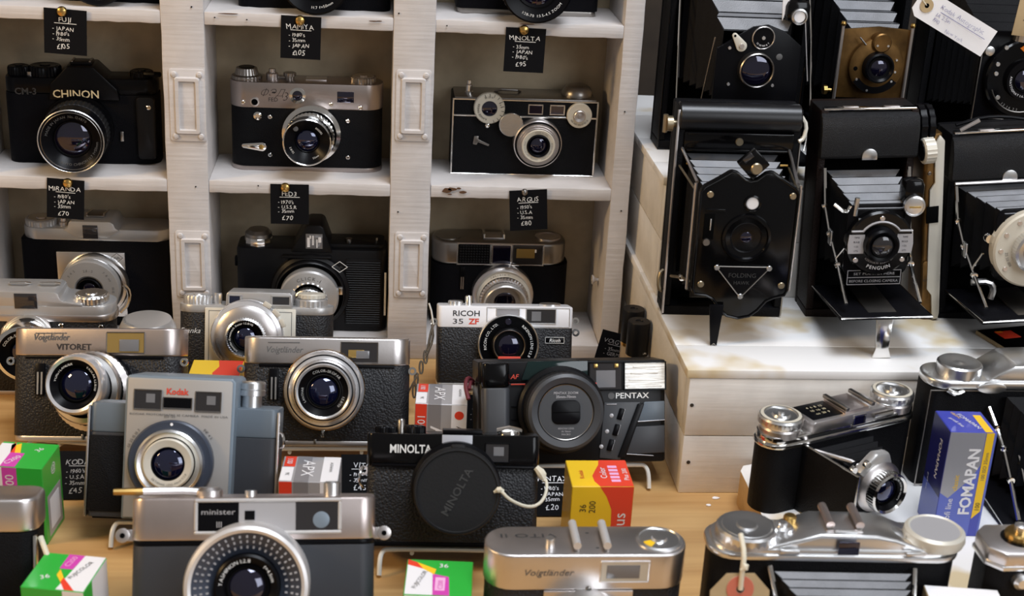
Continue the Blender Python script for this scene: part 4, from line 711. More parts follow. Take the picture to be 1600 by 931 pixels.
t = satin_cam('silver and black leather rangefinder with big chrome lens ring in the middle of the table', L_, 0, 22, .3, 129, 83, 62, -1.5, 43, None, 24.4, 29, 'finder_glass', 'satin'); t.box('finder_reflection', 'glass_gold', (22, -1.4, 71), (12, .3, 6), .2); t.box('finder_reflection', 'glass_grey', (27, -1.5, 70.5), (10, .3, 6), .2)  # gold and grey patches paint the reflections on the finder
l = lens_steps(t, -1.5, 43.4, [('shutter_base', 'black_paint', [(30, 0), (30, 6), (28, 8)], 0), ('shutter_ring', 'lens_chrome', [(30.2, 6), (30.4, 9), (30, 13), (27, 19), (24, 21)], 0), ('scale_ring', 'satin', [(24.2, 20), (23.6, 25), (21, 27)], .01), ('lens_rim', 'lens_chrome', [(21.2, 24), (21, 30), (20, 31.2), (18.6, 30.4)], 0), ('name_ring', 'black_paint', [(18.8, 30.4), (17.6, 29.6), (12.6, 25), (0, 24)], 0), ('inner_rim', 'satin', [(12.9, 26), (12.4, 26.8), (11.9, 25.8)], 0)])
t.glass(-1.5, 43.4, -27, 11.6, 'glass_blue', l, 5)
for r_, y_ in ((26.9, 19), (21.6, 26.8)): t.lathe('groove', 'black_paint', [(r_ + .5, y_ - .5), (r_ + .45, y_ + .35), (r_ - .4, y_ + .6)], (-1.5, 0, 43.4), p=l, seg=72); t.rtext('lens_lettering', 'white_ink', [('COLOR-SKOPAR', 2.8, 15.6, (-1.5, -28.7, 43.4), 80), ('1:2.8/50', 2.6, 15.6, (-1.5, -28.7, 43.4), 330), ('LANTHAR', 2.4, 15.6, (-1.5, -28.7, 43.4), 190)], l); t.lathe('gold_line', 'brass', [(30.5, 8.4), (30.9, 9), (30.5, 9.6)], (-1.5, 0, 43.4), p=l); t.box('shutter_tab', 'chrome', (-2, -8, 11), (3, 3, 7), .6)
stand('white wire stand under the silver rangefinder with the big chrome lens ring', L_, 0, 22, 100, 33)
L_ = (-.2395, -.2039, .02)
t = satin_cam('silver and black leather rangefinder with gold tinted finder window near the left edge', L_, -10, 23, -4.2, 133, 86, 64.5, -3, 43, 'VITORET', 24, 30, 'glass_gold', 'satin_warm'); t.box('finder_reflection', 'glass_grey', (27, -1.6, 73), (15, .3, 9), .2)  # grey patch paints a reflection on the gold glass
l = lens_steps(t, 2, 38.5, [('shutter_base', 'black_paint', [(30, 0), (30, 8), (27, 10)], 0), ('shutter_ring', 'satin', [(30.2, 8), (30.2, 12), (26, 15)], .015)])
t.lathe('scale_ring', 'bright_metal', [(27, 11), (27, 18), (25.6, 20.5), (22, 22)], (-.5, 0, 40.8), p=l, seg=72)
lens_steps(t, -4, 44, [('lens_barrel', 'lens_chrome', [(23.4, 17), (22.4, 29), (20.6, 32), (18.4, 31)], 0), ('name_ring', 'black_paint', [(18.6, 31), (17, 29.6), (12.5, 25), (0, 24)], 0)])
t.glass(-4, 44, -27, 12.4, 'glass_blue', l, 5); t.rtext('lens_lettering', 'white_ink', [('VOIGTLÄNDER', 2.8, 15.6, (-4, -28.8, 44), 135), ('VASKAR 1:2.8/50', 2.6, 15.6, (-4, -28.8, 44), 20)], l)
stand('white wire stand under the silver rangefinder near the left edge', L_, -10, 23, 104, 33)
# grey viewfinder camera
L_ = (-.1604, -.3211, .0212)
t = T('viewfinder_camera', 'grey plastic camera with raised silver front panel and knob standing on the left', 'camera', L_, -4.5, 22, group=TC)
t.slab('body', 'grey_leather', 128, 34, 5, 0, 58, .8); t.slab('upper_body', 'slate_plastic', 128, 34, 5, 58, 78, 1.2); t.prism('tower', 'light_slate', [(-37.5, 1), (-38, 96), (-36, 98.5), (34, 98.5), (36.4, 96), (36, 1)], -34, 10.5, 'f', 1.2)
p_ = t.prism('front_panel', 'panel_silver', [(-35.8, 2.4), (-36.2, 95.6), (-35, 96.8), (33, 96.8), (34.4, 95.6), (34, 2.4)], 10.5, 12, 'f', .4)
for x, w_ in ((-22.5, 19), (18.3, 18)): f = t.window('finder', x, 82.3, w_, 14, 'finder_glass', 'satin_dark', .8, -12, inner=('glass_grey', 2, 1, 6, 6))
t.window('meter_window', -2.3, 80.6, 20, 8, 'black_paint', 'satin_dark', .7, -12); t.text('lettering', 'red_ink', 'Kodak', 5.8, (-2.4, -12.3, 88.4), width=15, off=.03); t.text('lettering', 'grey_ink', 'KODAK MOTORMATIC 35 CAMERA  MADE IN USA', 2, (-1, -12.3, 72.4), width=66)
l = lens_steps(t, -4.4, 40.7, [('distance_ring', 'dark_slate', [(28.6, 11), (28.6, 17), (27.4, 18), (23, 18)], 0), ('speed_ring', 'bright_metal', [(23.2, 17), (22.6, 22), (21, 23.4), (17.8, 22)], 0), ('groove', 'black_paint', [(18, 22), (17.2, 20), (17, 22)], 0), ('name_ring', 'cream_metal', [(17, 20), (17, 25), (16, 26), (11.4, 25), (11, 22)], 0)])
t.glass(-4.4, 40.7, -24.6, 10.8, 'glass_blue', l, 4); t.disc('index_dot', 'film_white', -4.4, 66.6, -17.6, 1.1, .5, l); t.rtext('lettering', 'grey_ink', [('EKTANAR LENS 44mm f/2.8', 2, 13.8, (-4.4, -26.2, 40.7), 280, 'f', True), ('50 25 15 10 7', 2.6, 31, (-4.4, -12.4, 40.7), 150), ('INF 4 3', 2.6, 31, (-4.4, -12.4, 40.7), 40), ('100 125', 2.6, 31, (-4.4, -12.4, 40.7), 95)], l)
k_ = t.lathe('advance_knob', 'bright_metal', [(0, 0), (7, 0), (7, 8), (9.2, 8.4), (9.2, 12), (8.6, 12.4), (9.2, 13), (9.2, 17), (8.4, 18), (0, 18)], (43.5, 15, 77.8), 't', 40)
for x in (-64.6, 64.6): t.box('side_strip', 'satin', (x, 2, 38), (1.6, 5, 76), .5)
t.tube('strap_lug', 'chrome', [(65, 6, 62), (68, 4, 60), (68.5, 4, 53), (65.5, 6, 51)], 1.1, smooth=1); t.box('base_plate', 'black_paint', (0, 17, -.6), (120, 30, 1.2), .3); t.prism('wing_panel', 'leather_fine', rrect(24, 52, 1, -51, 30), 0, .8, 'f', .3)
stand('white wire stand under the grey camera with the silver front panel', (L_[0], L_[1], L_[2] - .0012), -4.5, 22, 92, 34)
# large rangefinder at the bottom
L_ = (-.0994, -.4615, .0215)
t = T('rangefinder_camera', 'large silver rangefinder with dotted lens ring cut off by the bottom edge', 'camera', L_, .9, 26, group=TC)
t.slab('base_plate', 'satin', 140, 38, 8, 0, 4, .6); t.slab('body', 'grey_leather', 144, 38, 9, 4, 56, .4); t.slab('body_rim', 'black_paint', 144, 38, 9, 56, 59, .3); t.slab('top_plate', 'satin_warm', 145, 39, 9, 59, 84.4, 1.4, (0, -.6))
f = t.frame('window_frame', 'pale_metal', 8.5, 73.3, 87.5, 21.5, 2.2, -.4, -2.4, bev=.7); t.box('name_plate', 'black_paint', (-21, -1.2, 73.3), (24, .8, 17), .1, 1, f); t.text('lettering', 'film_grey', 'minister', 4.6, (-21, -1.8, 76.2), p=f, width=20); t.text('lettering', 'film_grey', 'III', 5, (-20.5, -1.8, 68.6), p=f)
t.box('light_window', 'film_grey', (8, -1.2, 73.3), (34, .8, 17), .1, 1, f); t.box('rangefinder_glass', 'black_paint', (-2.5, -1.7, 74), (6, .4, 5.5), .1, 1, f); v = t.box('viewfinder_glass', 'finder_glass', (37.5, -1.2, 73.3), (26, .8, 17), .1, 1, f); t.lathe('reflection_patch', 'light_slate', [(5, 0), (4, .3), (0, .4)], (40, -1.6, 71), 'f', 20, p=v)  # pale disc on the viewfinder glass is a painted reflection
l = lens_steps(t, -2, 34.6, [('lens_rim', 'pale_metal', [(36, 0), (36.4, 26), (35.4, 30), (33.4, 31), (31.6, 30)], 0), ('scale_cone', 'dark_slate', [(31.8, 30), (19.4, 22), (19, 18)], 0), ('inner_barrel', 'black_paint', [(19.2, 19), (19, 27), (17.6, 28), (12.6, 24), (0, 23)], 0)])
t.glass(-2, 34.6, -25.4, 11.6, 'glass_dark', l, 5); t.rtext('lens_lettering', 'white_ink', [('YASHINON 1:2.8', 3.4, 15.3, (-2, -26.9, 34.6), 130), ('f=4.5cm', 3, 15.3, (-2, -26.9, 34.6), 30)], l); g = G()
for r_, n_ in ((29.4, 44), (26.4, 44), (23, 40)):
    for i in range(n_):
        a = 2 * PI * i / n_; tt = 22 + (r_ - 19.4) / 12.4 * 8 + .3; g.box((-2 + r_ * math.cos(a), -tt, 34.6 + r_ * math.sin(a)), (1.8, .3, 1.1), 0, 1, Matrix.Rotation(-a, 3, 'Y'))
g.out('scale_marks', 'film_grey', l)
t.tube('advance_lever', 'brass', [(-84, 8, 88), (-66, 10, 88)], [2, 2.3]); t.tube('lever_arm', 'bright_metal', [(-67, 10, 88), (-44, 14, 88), (-30, 14, 87)], 2.6); t.lathe('lever_hub', 'satin', [(8, 0), (8, 4), (6, 6), (0, 6)], (-28, 15, 84), 't', 36); t.lathe('shutter_button', 'bright_metal', [(3.6, 0), (3.6, 4), (0, 4.4)], (-3, 12, 84), 't', 20); t.lathe('rewind_knob', 'bright_metal', [(5, 0), (5, 8), (4, 9), (0, 9)], (46, 16, 84), 't', 24)
for s_ in (-1, 1): t.prism('strap_lug', 'satin', arc(s_ * 78, 62, 4.4, 0, 360, 16)[:-1], -9, -6, 'f', .5); t.disc('lug_hole', 'black_matt', s_ * 78, 62, 6, 1.6, .3); t.box('lug_arm', 'satin', (s_ * 74, 8, 62), (6, 3, 7), .5)
stand('white wire stand under the large silver rangefinder at the bottom', L_, .9, 26, 166, 38)
# small rounded camera flat on the table
t = T('viewfinder_camera', 'small silver camera with rounded ends seen from above at the bottom edge', 'camera', (.0987, -.4674, 0), 0, group=TC)
t.slab('base_plate', 'satin', 121, 33, 15, 0, 4, .5); t.slab('body', 'leather', 120, 33, 15.5, 4, 59, .3); t.slab('top_plate', 'satin', 122, 34, 16.4, 59, 83, 1.3, (0, -.5), seg=3); t.box('front_strip', 'satin', (1, -.6, 56.6), (54, 2, 5), .6)
for x in (-7, 11): t.tube('shoe_rail', 'pale_metal', [(x, 3, 87.4), (x, 29, 87.8)], 2.5, seg=12); t.box('rail_foot', 'satin_dark', (x, 16, 84.4), (3, 24, 3), .2)
d = t.lathe('rewind_dial', 'bright_metal', [(14, 0), (14, .8), (12.4, 1.4), (12, .8), (5, 1), (4.4, 2.4), (0, 2.6)], (45, 17, 83), 't', 60); g = G().prism(arc(45, 17, 11, 200, 235, 8) + arc(45, 17, 6, 235, 200, 8), 83.8, 84.3, 't'); g.out('film_mark', 'film_yellow', d)
t.lathe('shutter_button', 'bright_metal', [(3, 0), (3, 5), (2.6, 6), (0, 6)], (-22.5, 10, 83), 't', 24, .05); t.text('lettering', 'dim_ink', 'VITO II', 6, (-34, 22, 83.2), 't', 180, width=34); t.box('accessory_mark', 'dim_ink', (6, 8, 83.1), (2, 1, .2)); t.box('accessory_mark', 'dim_ink', (2, 25, 83.1), (2, 1, .2))
t.window('finder', 22, 72, 30, 15, 'cream_metal', 'satin', .8, -.5); t.box('finder_reflection', 'glass_grey', (21, -1, 72), (20, .3, 9), .2); t.text('script_lettering', 'grey_ink', 'Voigtländer', 6, (-24, -.8, 71.5), shear=.3, width=30); t.screw(1, 60, -.5, 1.8, 'satin_dark')  # grey patch over the finder is its reflection, painted on
l = lens_steps(t, 0, 33, [('shutter_ring', 'bright_metal', [(27, 0), (27, 14), (25, 17), (22, 18)], 0), ('focus_ring', 'chrome', [(22, 16), (22, 27), (20, 29), (17, 28)], .02), ('name_ring', 'black_paint', [(17, 28), (12, 25), (0, 24)], 0)]); t.glass(0, 33, -26, 11, 'glass_blue', l)
# camera at the lower left edge
t = T('rangefinder_camera', 'silver topped black camera cut off by the lower left edge', 'camera', (-.2945, -.4330, 0), 0, 14, group=TC)
t.slab('base_plate', 'satin', 124, 34, 10, 0, 4, .5); t.slab('body', 'leather_fine', 124, 34, 10, 4, 70, .4); t.slab('top_plate', 'satin', 126, 35, 11, 70, 91, 2.4, (0, -.5), seg=3); t.box('side_trim', 'chrome', (61.5, 4, 40), (2, 5, 56), .6); t.dial('rewind_knob', 'satin', 24, 15, 91, 5, 10)
l = lens_steps(t, 0, 38, [('shutter_ring', 'satin', [(28, 0), (28, 14), (24, 18)], 0), ('name_ring', 'black_paint', [(24, 17), (12, 13), (0, 12)], 0)]); t.glass(0, 38, -14, 11, 'glass_dark', l)
t.tube('strap_cord', 'string', [(64, 6, 66), (72, -4, 52), (82, -10, 40)], 1.7, smooth=1)
# ---------------------------------------------------------------- folding cameras on the crates
FG = 'folding cameras on the crates'
def shell(t, W, H, D, m='leather_fine', edge='enamel', r=5):
    """open-fronted folding camera body: back, sides, top and bottom"""
    t.slab('back', m, W, 8, 3, 0, H, 1, (0, D - 8)); t.box('bottom_wall', m, (0, (D - 8) / 2, 4), (W, D - 8, 8), 1)
    for s_ in (-1, 1): t.box('side_wall', m, (s_ * (W / 2 - 3), (D - 8) / 2, H / 2 + 4), (6, D - 8, H - 8.4), 1)
def strut(t, pts, n='strut', m='chrome', r=1.2):
    o = t.tube(n, m, pts, r, seg=8)
    for p in pts[1:-1]: t.lathe('strut_pivot', 'chrome', [(2.6, -1.4), (2.6, 1.4), (0, 1.8)], p, 'f', 14, p=o)
    return o
# left one with the triangular plate
t = T('folding_camera', 'black folding camera with triangular name plate and shaped lens board at left of the crate', 'camera', (.2510, -.1400, .1036), -2, 0, -.6, group=FG)
W, H, D = 97, 172, 30
shell(t, W, H, D, 'leather_fine'); t.box('inner_back', 'black_paint', (0, 20, 86), (84, 3, 150), .5)
t.lathe('film_roll_cover', 'gloss_black', [(0, -47.5), (10.5, -47.5), (11.5, -46.5), (11.5, 46.5), (10.5, 47.5), (0, 47.5)], (0, 7, 163), 'r', 40)
t.box('top_bar', 'enamel', (0, 3, 146), (86, 10, 14), 1.2); t.box('top_ridge', 'enamel', (0, -2.6, 152), (82, 2, 2), .8); t.box('top_ridge', 'enamel', (0, -2.6, 139), (82, 2, 2), .8); t.disc('stud', 'old_nickel', 0, 146, -1.8, 3.2, 2)
t.box('brass_rail', 'brass', (0, -2, 128), (80, 1.6, 1.6), .3); t.box('edge_strip', 'satin_dark', (48.4, -.2, 76), (1.2, 1, 150), .3)
t.box('edge_strip', 'satin', (-48.4, -.8, 86), (2, 1, 168), .3); t.tube('side_latch', 'old_nickel', [(-49, 6, 36), (-52.5, 4, 34), (-52.5, 2, 22), (-49, 4, 20)], 2, smooth=1); t.lathe('winding_key', 'old_nickel', [(3, 0), (3, 3), (6, 3.5), (6, 8), (0, 8)], (-48, 7, 157), 'l', 16); t.tube('winding_key_grip', 'old_nickel', [(-57, 7, 164), (-57, 7, 150)], 2); t.tube('clasp', 'cream_metal', [(48, 4, 166), (52, 0, 160), (50, -3, 150), (46, -4, 148)], 1.6, smooth=1)
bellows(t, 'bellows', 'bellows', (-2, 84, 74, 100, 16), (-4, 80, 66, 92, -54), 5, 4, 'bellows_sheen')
tp = [(-39, 46), (-39, 124), (-36, 128), (-26, 134), (-17, 140), (-12, 139), (-6, 134), (-2, 133), (3, 134), (9, 139), (14, 140), (22, 135), (33, 128), (36, 124), (36, 46), (34, 41), (26, 39), (20, 36), (14, 28), (8, 23), (-1, 21), (-10, 23), (-16, 29), (-22, 37), (-28, 40), (-37, 41)]
b_ = t.prism('lens_board', 'enamel', tp, 55, 60, 'f', 1.6); g = G().tube([(x * .975 - .03, -60.1, 82 + (z - 82) * .975) for x, z in tp], .9, 6, True); g.out('board_bead', 'enamel', b_)
for x, z in ((-31, 121), (31, 121), (-32, 50), (30, 50)): t.disc('rivet', 'old_nickel', x, z, -60, 2.6, 1, b_)
t.lathe('lens_recess', 'enamel', [(19, 0), (18.4, 2.4), (16.5, 2.6), (15.6, 1), (12, .4)], (-1, -60, 88), p=b_); t.lathe('lens_throat', 'black_paint', [(12, .6), (9, -1.2), (0, -1.6)], (-1, -60, 88), p=b_); t.glass(-1, 88, -60.2, 6, 'glass_dark', b_, 2)
t.lathe('finder_rim', 'enamel', [(6.4, 0), (6.4, 1.6), (5.2, 2)], (1, -60, 115), p=b_); t.disc('finder_lens', 'paper_white', 1, 115, -60, 5, 1.2, b_)
t.prism('diamond_finder', 'enamel', [(-13, 145), (-1, 157), (11, 145), (-1, 133)], 54, 62, 'f', 1, b_); t.disc('diamond_lens', 'old_nickel', 1, 142, -62, 4.4, 1.4, b_); t.box('finder_window', 'finder_glass', (-6, -62, 150), (8, .6, 4), .2, p=b_, rot=Matrix.Rotation(math.radians(-45), 3, 'Y'))
tr = t.prism('name_plate', 'black_paint', [(-22, 65), (20, 65), (-1, 40)], 60, 61, 'f', .3, b_); g = G()
for p0, p1 in (((-22, 65), (20, 65)), ((20, 65), (-1, 40)), ((-1, 40), (-22, 65))): g.tube([(p0[0], -61, p0[1]), (p1[0], -61, p1[1])], .45, 6)
g.out('plate_rim', 'satin_dark', tr)
for x, z in ((-21, 64), (19, 64), (-1, 41)): t.disc('plate_stud', 'bright_metal', x, z, -61, 2.2, 1, tr)
t.text('plate_lettering', 'dim_ink', 'FOLDING', 5, (-1, -61.2, 58), p=tr); t.text('plate_lettering', 'dim_ink', 'HAWK', 4, (-1, -61.2, 52), p=tr)
t.box('lever_slot', 'black_matt', (-30, -60.2, 96), (8, .6, 20), .3, p=b_); t.box('lever_tab', 'bright_metal', (-29, -61, 98), (1, 1, 9), .2, p=b_); t.disc('lever_knob', 'satin_dark', -31, 84, -60, 3, 2, b_); t.box('slot_edge', 'enamel', (-26, -60.4, 109), (15, 1, 2), .4, p=b_)
for s_ in (-1, 1):
    strut(t, [(s_ * 42 - 2, -2, 140), (s_ * 38 - 2, -52, 128)], m='satin'); strut(t, [(s_ * 43 - 2, -2, 126), (s_ * 39 - 2, -50, 122)], m='old_nickel', r=.9); strut(t, [(s_ * 43 - 2, -6, 36), (s_ * 39 - 2, -30, 44), (s_ * 38 - 2, -54, 50)], m='old_nickel'); t.tube('board_rail', 'satin', [(s_ * 39.5 - 2, -55, 44), (s_ * 39.5 - 2, -55, 128)], 1.2)
t.prism('foot', 'black_paint', [(-24, 34), (-13, 34), (-15.5, .2), (-18, 2.6), (-20.5, .2)], 56, 58.5, 'f', .4, o=(0, -4, 0))
def folder2(name_label, loc, yaw, roll, W, H, D, lens, knob=True, bl=None, leg=True, lens_r=25, bed=(86, 36, 30), sheen='bellows_sheen'):
    """self-erecting folding camera, its door let down as a bed"""
    t = T('folding_camera', name_label, 'camera', loc, yaw, 0, roll, group=FG); lx, lz, ly = lens; by, bz1, bz0 = bed
    shell(t, W, H, D, 'brown_leather' if knob else 'leather_fine'); t.box('inner_back', 'black_matt', (0, 26, H * .45), (W - 14, 3, H * .8), .5)
    t.prism('top_cover', 'leather_cover', [(D, H - 38), (D, H - 6), (D - 6, H), (4, H), (-4, H - 5), (-7, H - 14), (-7, H - 36), (-4, H - 38)], -W / 2, W / 2, 'r', 1.2)
    t.box('top_strip', 'chrome', (0, 3, H + .6), (W - 4, 6, 1.6), .5)
    for x in (-W * .2, W * .22): t.box('strip_catch', 'satin', (x, 2, H + 1.8), (12, 4, 1.4), .4)
    t.prism('cover_catch', 'bright_metal', arc(0, H - 35, 6, 0, 180, 12) + [(-6, H - 38), (6, H - 38)], 7, 8.6, 'f', .4)
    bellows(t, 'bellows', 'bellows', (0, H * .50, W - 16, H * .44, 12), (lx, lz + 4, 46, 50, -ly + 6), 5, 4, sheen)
    bd = t.prism('bed', 'leather_dull', [(-2, bz0), (-by, bz1), (-by, bz1 - 2.4), (-2, bz0 - 2.4)], -W / 2 + 3, W / 2 - 3, 'r', .4)
    t.tube('bed_rim', 'chrome', [(-W / 2 + 3, -4, bz0), (-W / 2 + 4, -by, bz1 - .6), (W / 2 - 4, -by, bz1 - .6), (W / 2 - 3, -4, bz0)], .8, p=bd)
    t.box('bed_rail', 'satin_dark', (0, -by * .55, (bz0 + bz1) / 2 + 1.4), (22, by * .7, 1.6), .3, p=bd)
    if leg: t.prism('bed_leg', 'chrome', [(-6.4, bz1 - 2), (6.4, bz1 - 2), (5, 8), (7.4, .4), (-7.4, .4), (-5, 8)], by - 6, by - 3.6, 'f', .5)
    for s_ in (-1, 1):
        x = s_ * (W / 2 - 5)
        strut(t, [(x, -4, H * .74), (x, -14, H * .58), (x - s_ * 2, -26, H * .47), (x - s_ * 5, -44, H * .36), (x - s_ * 5, -by + 12, bz1 + 6)], r=1.5)
        t.box('strut_plate', 'bright_metal', (x - s_ * 2, -28, H * .46), (2, 8, 12), .6); strut(t, [(x - s_ * 4, -40, H * .38), (x - s_ * 8, -ly + 8, lz - 6)], r=1)
    b_ = t.prism('lens_board', 'black_paint', rrect(50, 58, 8, lx, lz), ly - 10, ly - 7, 'f', .6)
    return t, b_
t, b_ = folder2('black folding camera with silver lens plates and chrome leg in the middle of the crate', (.3600, -.1400, .1036), -2, -3, 77, 174, 38, (-1, 84, 56))
ln = lens_steps(t, -1, 84, [('shutter_case', 'enamel', [(25.5, 47), (25.5, 55), (24, 56.5), (13.5, 56.5)], 0), ('lens_barrel', 'black_paint', [(13.6, 55), (13, 63), (11.5, 64.4), (9.5, 63), (0, 61)], 0)]); t.glass(-1, 84, -63, 9, 'glass_gold', ln, 4); t.glass(-1, 84, -64.2, 8.6, 'finder_glass', ln, 3)
for s_ in (-1, 1):
    pts = [(-1 + s_ * 12.5, 76.5), (-1 + s_ * 24.4, 76.5)] + [(-1 + s_ * 25.2 * math.cos(math.radians(a)), 84 + 25.2 * math.sin(math.radians(a))) for a in (-12, 0, 12)] + [(-1 + s_ * 24.4, 91.5), (-1 + s_ * 12.5, 91.5)]
    pl_ = t.prism('speed_plate', 'film_grey', pts, 56.4, 57.2, 'f', 0, ln)
    for k, tx in enumerate(('TIME', 'BULB', '1/25', '1/75')): t.text('plate_lettering', 'black_ink', tx, 2, (-1 + s_ * 18.6, -57.4, 89.4 - 3.6 * k), p=pl_)
g = G(); a_ = [(-1 + 17.5 * math.cos(math.radians(a)), -57, 84 + 17.5 * math.sin(math.radians(a))) for a in range(35, 146, 10)]
g.tube(a_, .9, 6); g.tube([(13, -57, 94.3), (22, -57, 94.3)], .8, 6); g.tube([(-15, -57, 94.3), (-24, -57, 94.3)], .8, 6); g.out('white_arc', 'film_grey', ln)
t.rtext('lens_lettering', 'film_white', [('PENGUIN', 4, 19.6, (-1, -56.9, 84), 270, 'f', True, .2)], ln); t.rtext('lens_lettering', 'film_grey', [('KERSHAW EIGHT-20', 2.4, 15.6, (-1, -56.9, 84), 270, 'f', True)], ln)
for x, z in ((-1, 104), (-19, 71), (17, 71)): t.disc('rivet', 'satin', x, z, -56.4, 2, .8, ln)
pl_ = t.prism('notice_plate', 'black_paint', rrect(42, 12, .8, -1, 54), 48, 49, 'f', .2); t.frame('notice_rim', 'film_grey', -1, 54, 42, 12, .5, -49, -49.4, pl_, 0); t.box('notice_line', 'film_grey', (-1, -49.2, 54), (41, .3, .5), 0, 1, pl_); t.text('notice_lettering', 'film_grey', 'SET POINTER HERE', 2.8, (-1, -49.3, 57), p=pl_, width=32); t.text('notice_lettering', 'film_grey', 'BEFORE CLOSING CAMERA', 3, (-1, -49.3, 51), p=pl_, width=38)
fd = t.box('finder_body', 'enamel', (23.5, -44, 122), (17, 16, 20), 5); t.lathe('finder_lens', 'bright_metal', [(8, 0), (8, 4), (6.6, 4.6), (6.4, 4), (0, 5)], (23, -52, 113), 'f', 32, p=fd); t.box('finder_bar', 'glass_gold', (23, -57, 112.6), (9, .4, 1.4), .2, p=fd)
t.tube('release_lever', 'bright_metal', [(-20, -48, 104), (-19, -48, 118)], 2); t.tube('release_arm', 'chrome', [(-36, -46, 113), (-27, -48, 106), (-24, -48, 112)], 1.6, smooth=1)
t.lathe('winding_knob', 'black_paint', [(0, 0), (12, 0), (12, 2), (17, 2.4), (17.5, 7), (15, 8), (17.5, 9), (17.5, 13), (16, 14), (0, 14)], (38.8, 14, 157), 'r', 30, .06)
# right one, cut off by the frame
t, b_ = folder2('black folding camera with cream lens dial at the right end of the crate', (.4800, -.1400, .1036), -2, -5, 92, 160, 38, (0, 84, 58), knob=False, lens_r=30)
ln = lens_steps(t, 3, 82, [('shutter_case', 'dial_cream', [(31, 48), (31, 57), (29.6, 58.4), (17, 58.4)], 0), ('lens_barrel', 'bright_metal', [(17.4, 58), (17, 66), (15, 67), (10, 65), (0, 64)], .02)]); t.glass(3, 82, -66.4, 9, 'glass_dark', ln, 3)
for a in (150, 180, 215, 120): t.disc('rivet', 'satin', 3 + 25.5 * math.cos(math.radians(a)), 82 + 25.5 * math.sin(math.radians(a)), -58.2, 2, 1, ln)
t.rtext('lens_lettering', 'grey_ink', [('ANASTIGMAT', 3, 22, (3, -58.7, 82), 90), ('25 50 100', 3, 21, (3, -58.7, 82), 200, 'f', True)], ln); t.tube('front_rail', 'satin', [(-44, -9, 122), (44, -9, 122)], 1.4); t.tube('pull_handle', 'bright_metal', [(-38, -44, 52), (-24, -46, 53), (-20, -46, 46), (-22, -46, 38)], 2.6, smooth=1); t.disc('board_knob', 'chrome', -29, 90, -48, 4, 4); t.tube('carry_strap', 'black_paint', [(-38, 16, 163), (-10, 16, 170), (30, 16, 163)], 1.5, smooth=2); t.tube('top_lever', 'satin', [(-40, 0, 163), (-26, -2, 171)], 1.6)
# narrow olive and cream camera seen edge on
t = T('folding_camera', 'narrow folded camera with cream metal edge and knob between the two open folding cameras', 'camera', (.4245, -.1420, .1036), 0, 0, -7.5, group=FG)
t.slab('body', 'old_brass', 14, 32, 3, 0, 158, 1); t.prism('edge_strip', 'cream_metal', [(2, .5), (7, 1), (8, 6), (8, 152), (4, 157), (0, 150), (1, 118), (-3, 112), (-3, 28), (1, 22)], 0, 2.4, 'f', .8); t.lathe('winding_knob', 'cream_metal', [(0, 0), (5, 0), (10.5, 1), (10.5, 9), (9, 10), (6, 10)], (-1, -3, 146), 'l', 40, .05); t.lathe('knob_hub', 'black_paint', [(8, 10.2), (8, 10.8), (3, 11.4), (0, 11.4)], (-1, -3, 146), 'l', 24)
t.box('slot', 'black_matt', (-.5, -2.7, 92), (10, .8, 14), .3); t.prism('side_plate', 'old_brass', rrect(5, 34, 2, -4, 35), 0, 1.6, 'f', .4); t.text('side_lettering', 'black_ink', '620', 3, (-4, -1.8, 36)); t.screw(-3, 126, -.2, 1.6, 'satin_dark')
# printed booklet on the crate
t = T('booklet', 'dark printed booklet lying on the crate below the right folding camera', 'booklet', (.5160, -.1950, .1037), 14); t.box('pages', 'kraft', (0, 0, 1.5), (112, 76, 3), .3); t.box('cover', 'black_paint', (.6, 0, 3.2), (111, 75, .4), .1); t.box('printed_band', 'film_red', (-36, 24, 3.5), (16, 14, .2)); t.box('printed_band', 'film_red', (-20, 2, 3.5), (12, 5, .2)); t.box('printed_band', 'film_orange', (-40, 30, 3.55), (6, 3, .2))
# rear row on the upper crate
t = T('folding_camera', 'large black folding camera with wide bellows at the left of the upper crate', 'camera', (.2735, -.0130, .2067), 0, group=FG)
shell(t, 122, 215, 36, 'leather_fine'); t.box('inner_back', 'black_matt', (0, 24, 110), (108, 3, 196), .5); t.box('bed', 'leather_dull', (0, -45, 15), (100, 90, 4), .8); t.frame('body_edge', 'enamel', 0, 107, 122, 214, 1.4, .4, -.6)
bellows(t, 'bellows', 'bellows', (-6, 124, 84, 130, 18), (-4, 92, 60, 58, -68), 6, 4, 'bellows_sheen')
b_ = t.prism('lens_board', 'black_paint', [(-36, 16), (-36, 104), (-24, 112), (-8, 122), (4, 124), (18, 119), (32, 108), (34, 16)], 72, 76, 'f', .8)
ln = lens_steps(t, -4, 89, [('lens_rim', 'satin_dark', [(14, 74), (14, 84), (13.2, 84.8), (12.6, 84)], 0), ('lens_throat', 'black_matt', [(12.8, 83), (11, 80), (0, 79)], 0)]); t.glass(-4, 89, -83, 12.4, 'glass_dark', ln, 3); dd = lens_steps(t, 0, 114, [('dial_rim', 'satin', [(9.2, 74), (9.2, 78), (8.6, 78.4), (8.2, 77.8)], 0), ('dial_face', 'black_paint', [(8.3, 77.6), (0, 77.6)], 0)]); t.disc('dial_stud', 'bright_metal', 0, 114, -77.6, 1.6, 1, dd); t.rtext('dial_lettering', 'film_white', [('25 50 100 B T', 1.9, 6.2, (0, -77.9, 114), 270, 'f', True)], dd)
t.prism('speed_lever', 'cream_metal', arc(-23, 115, 2.2, 40, 220, 8) + arc(-17, 107, 4.4, 220, 400, 10), 76, 78, 'f', .4); t.disc('lever_hole', 'black_matt', -23, 115, -78, 1, .2); t.disc('lever_boss', 'satin', -17, 107, -78, 2.2, 1.2); t.disc('board_mark', 'grey_ink', 15, 99, -76, 2.6, .3)
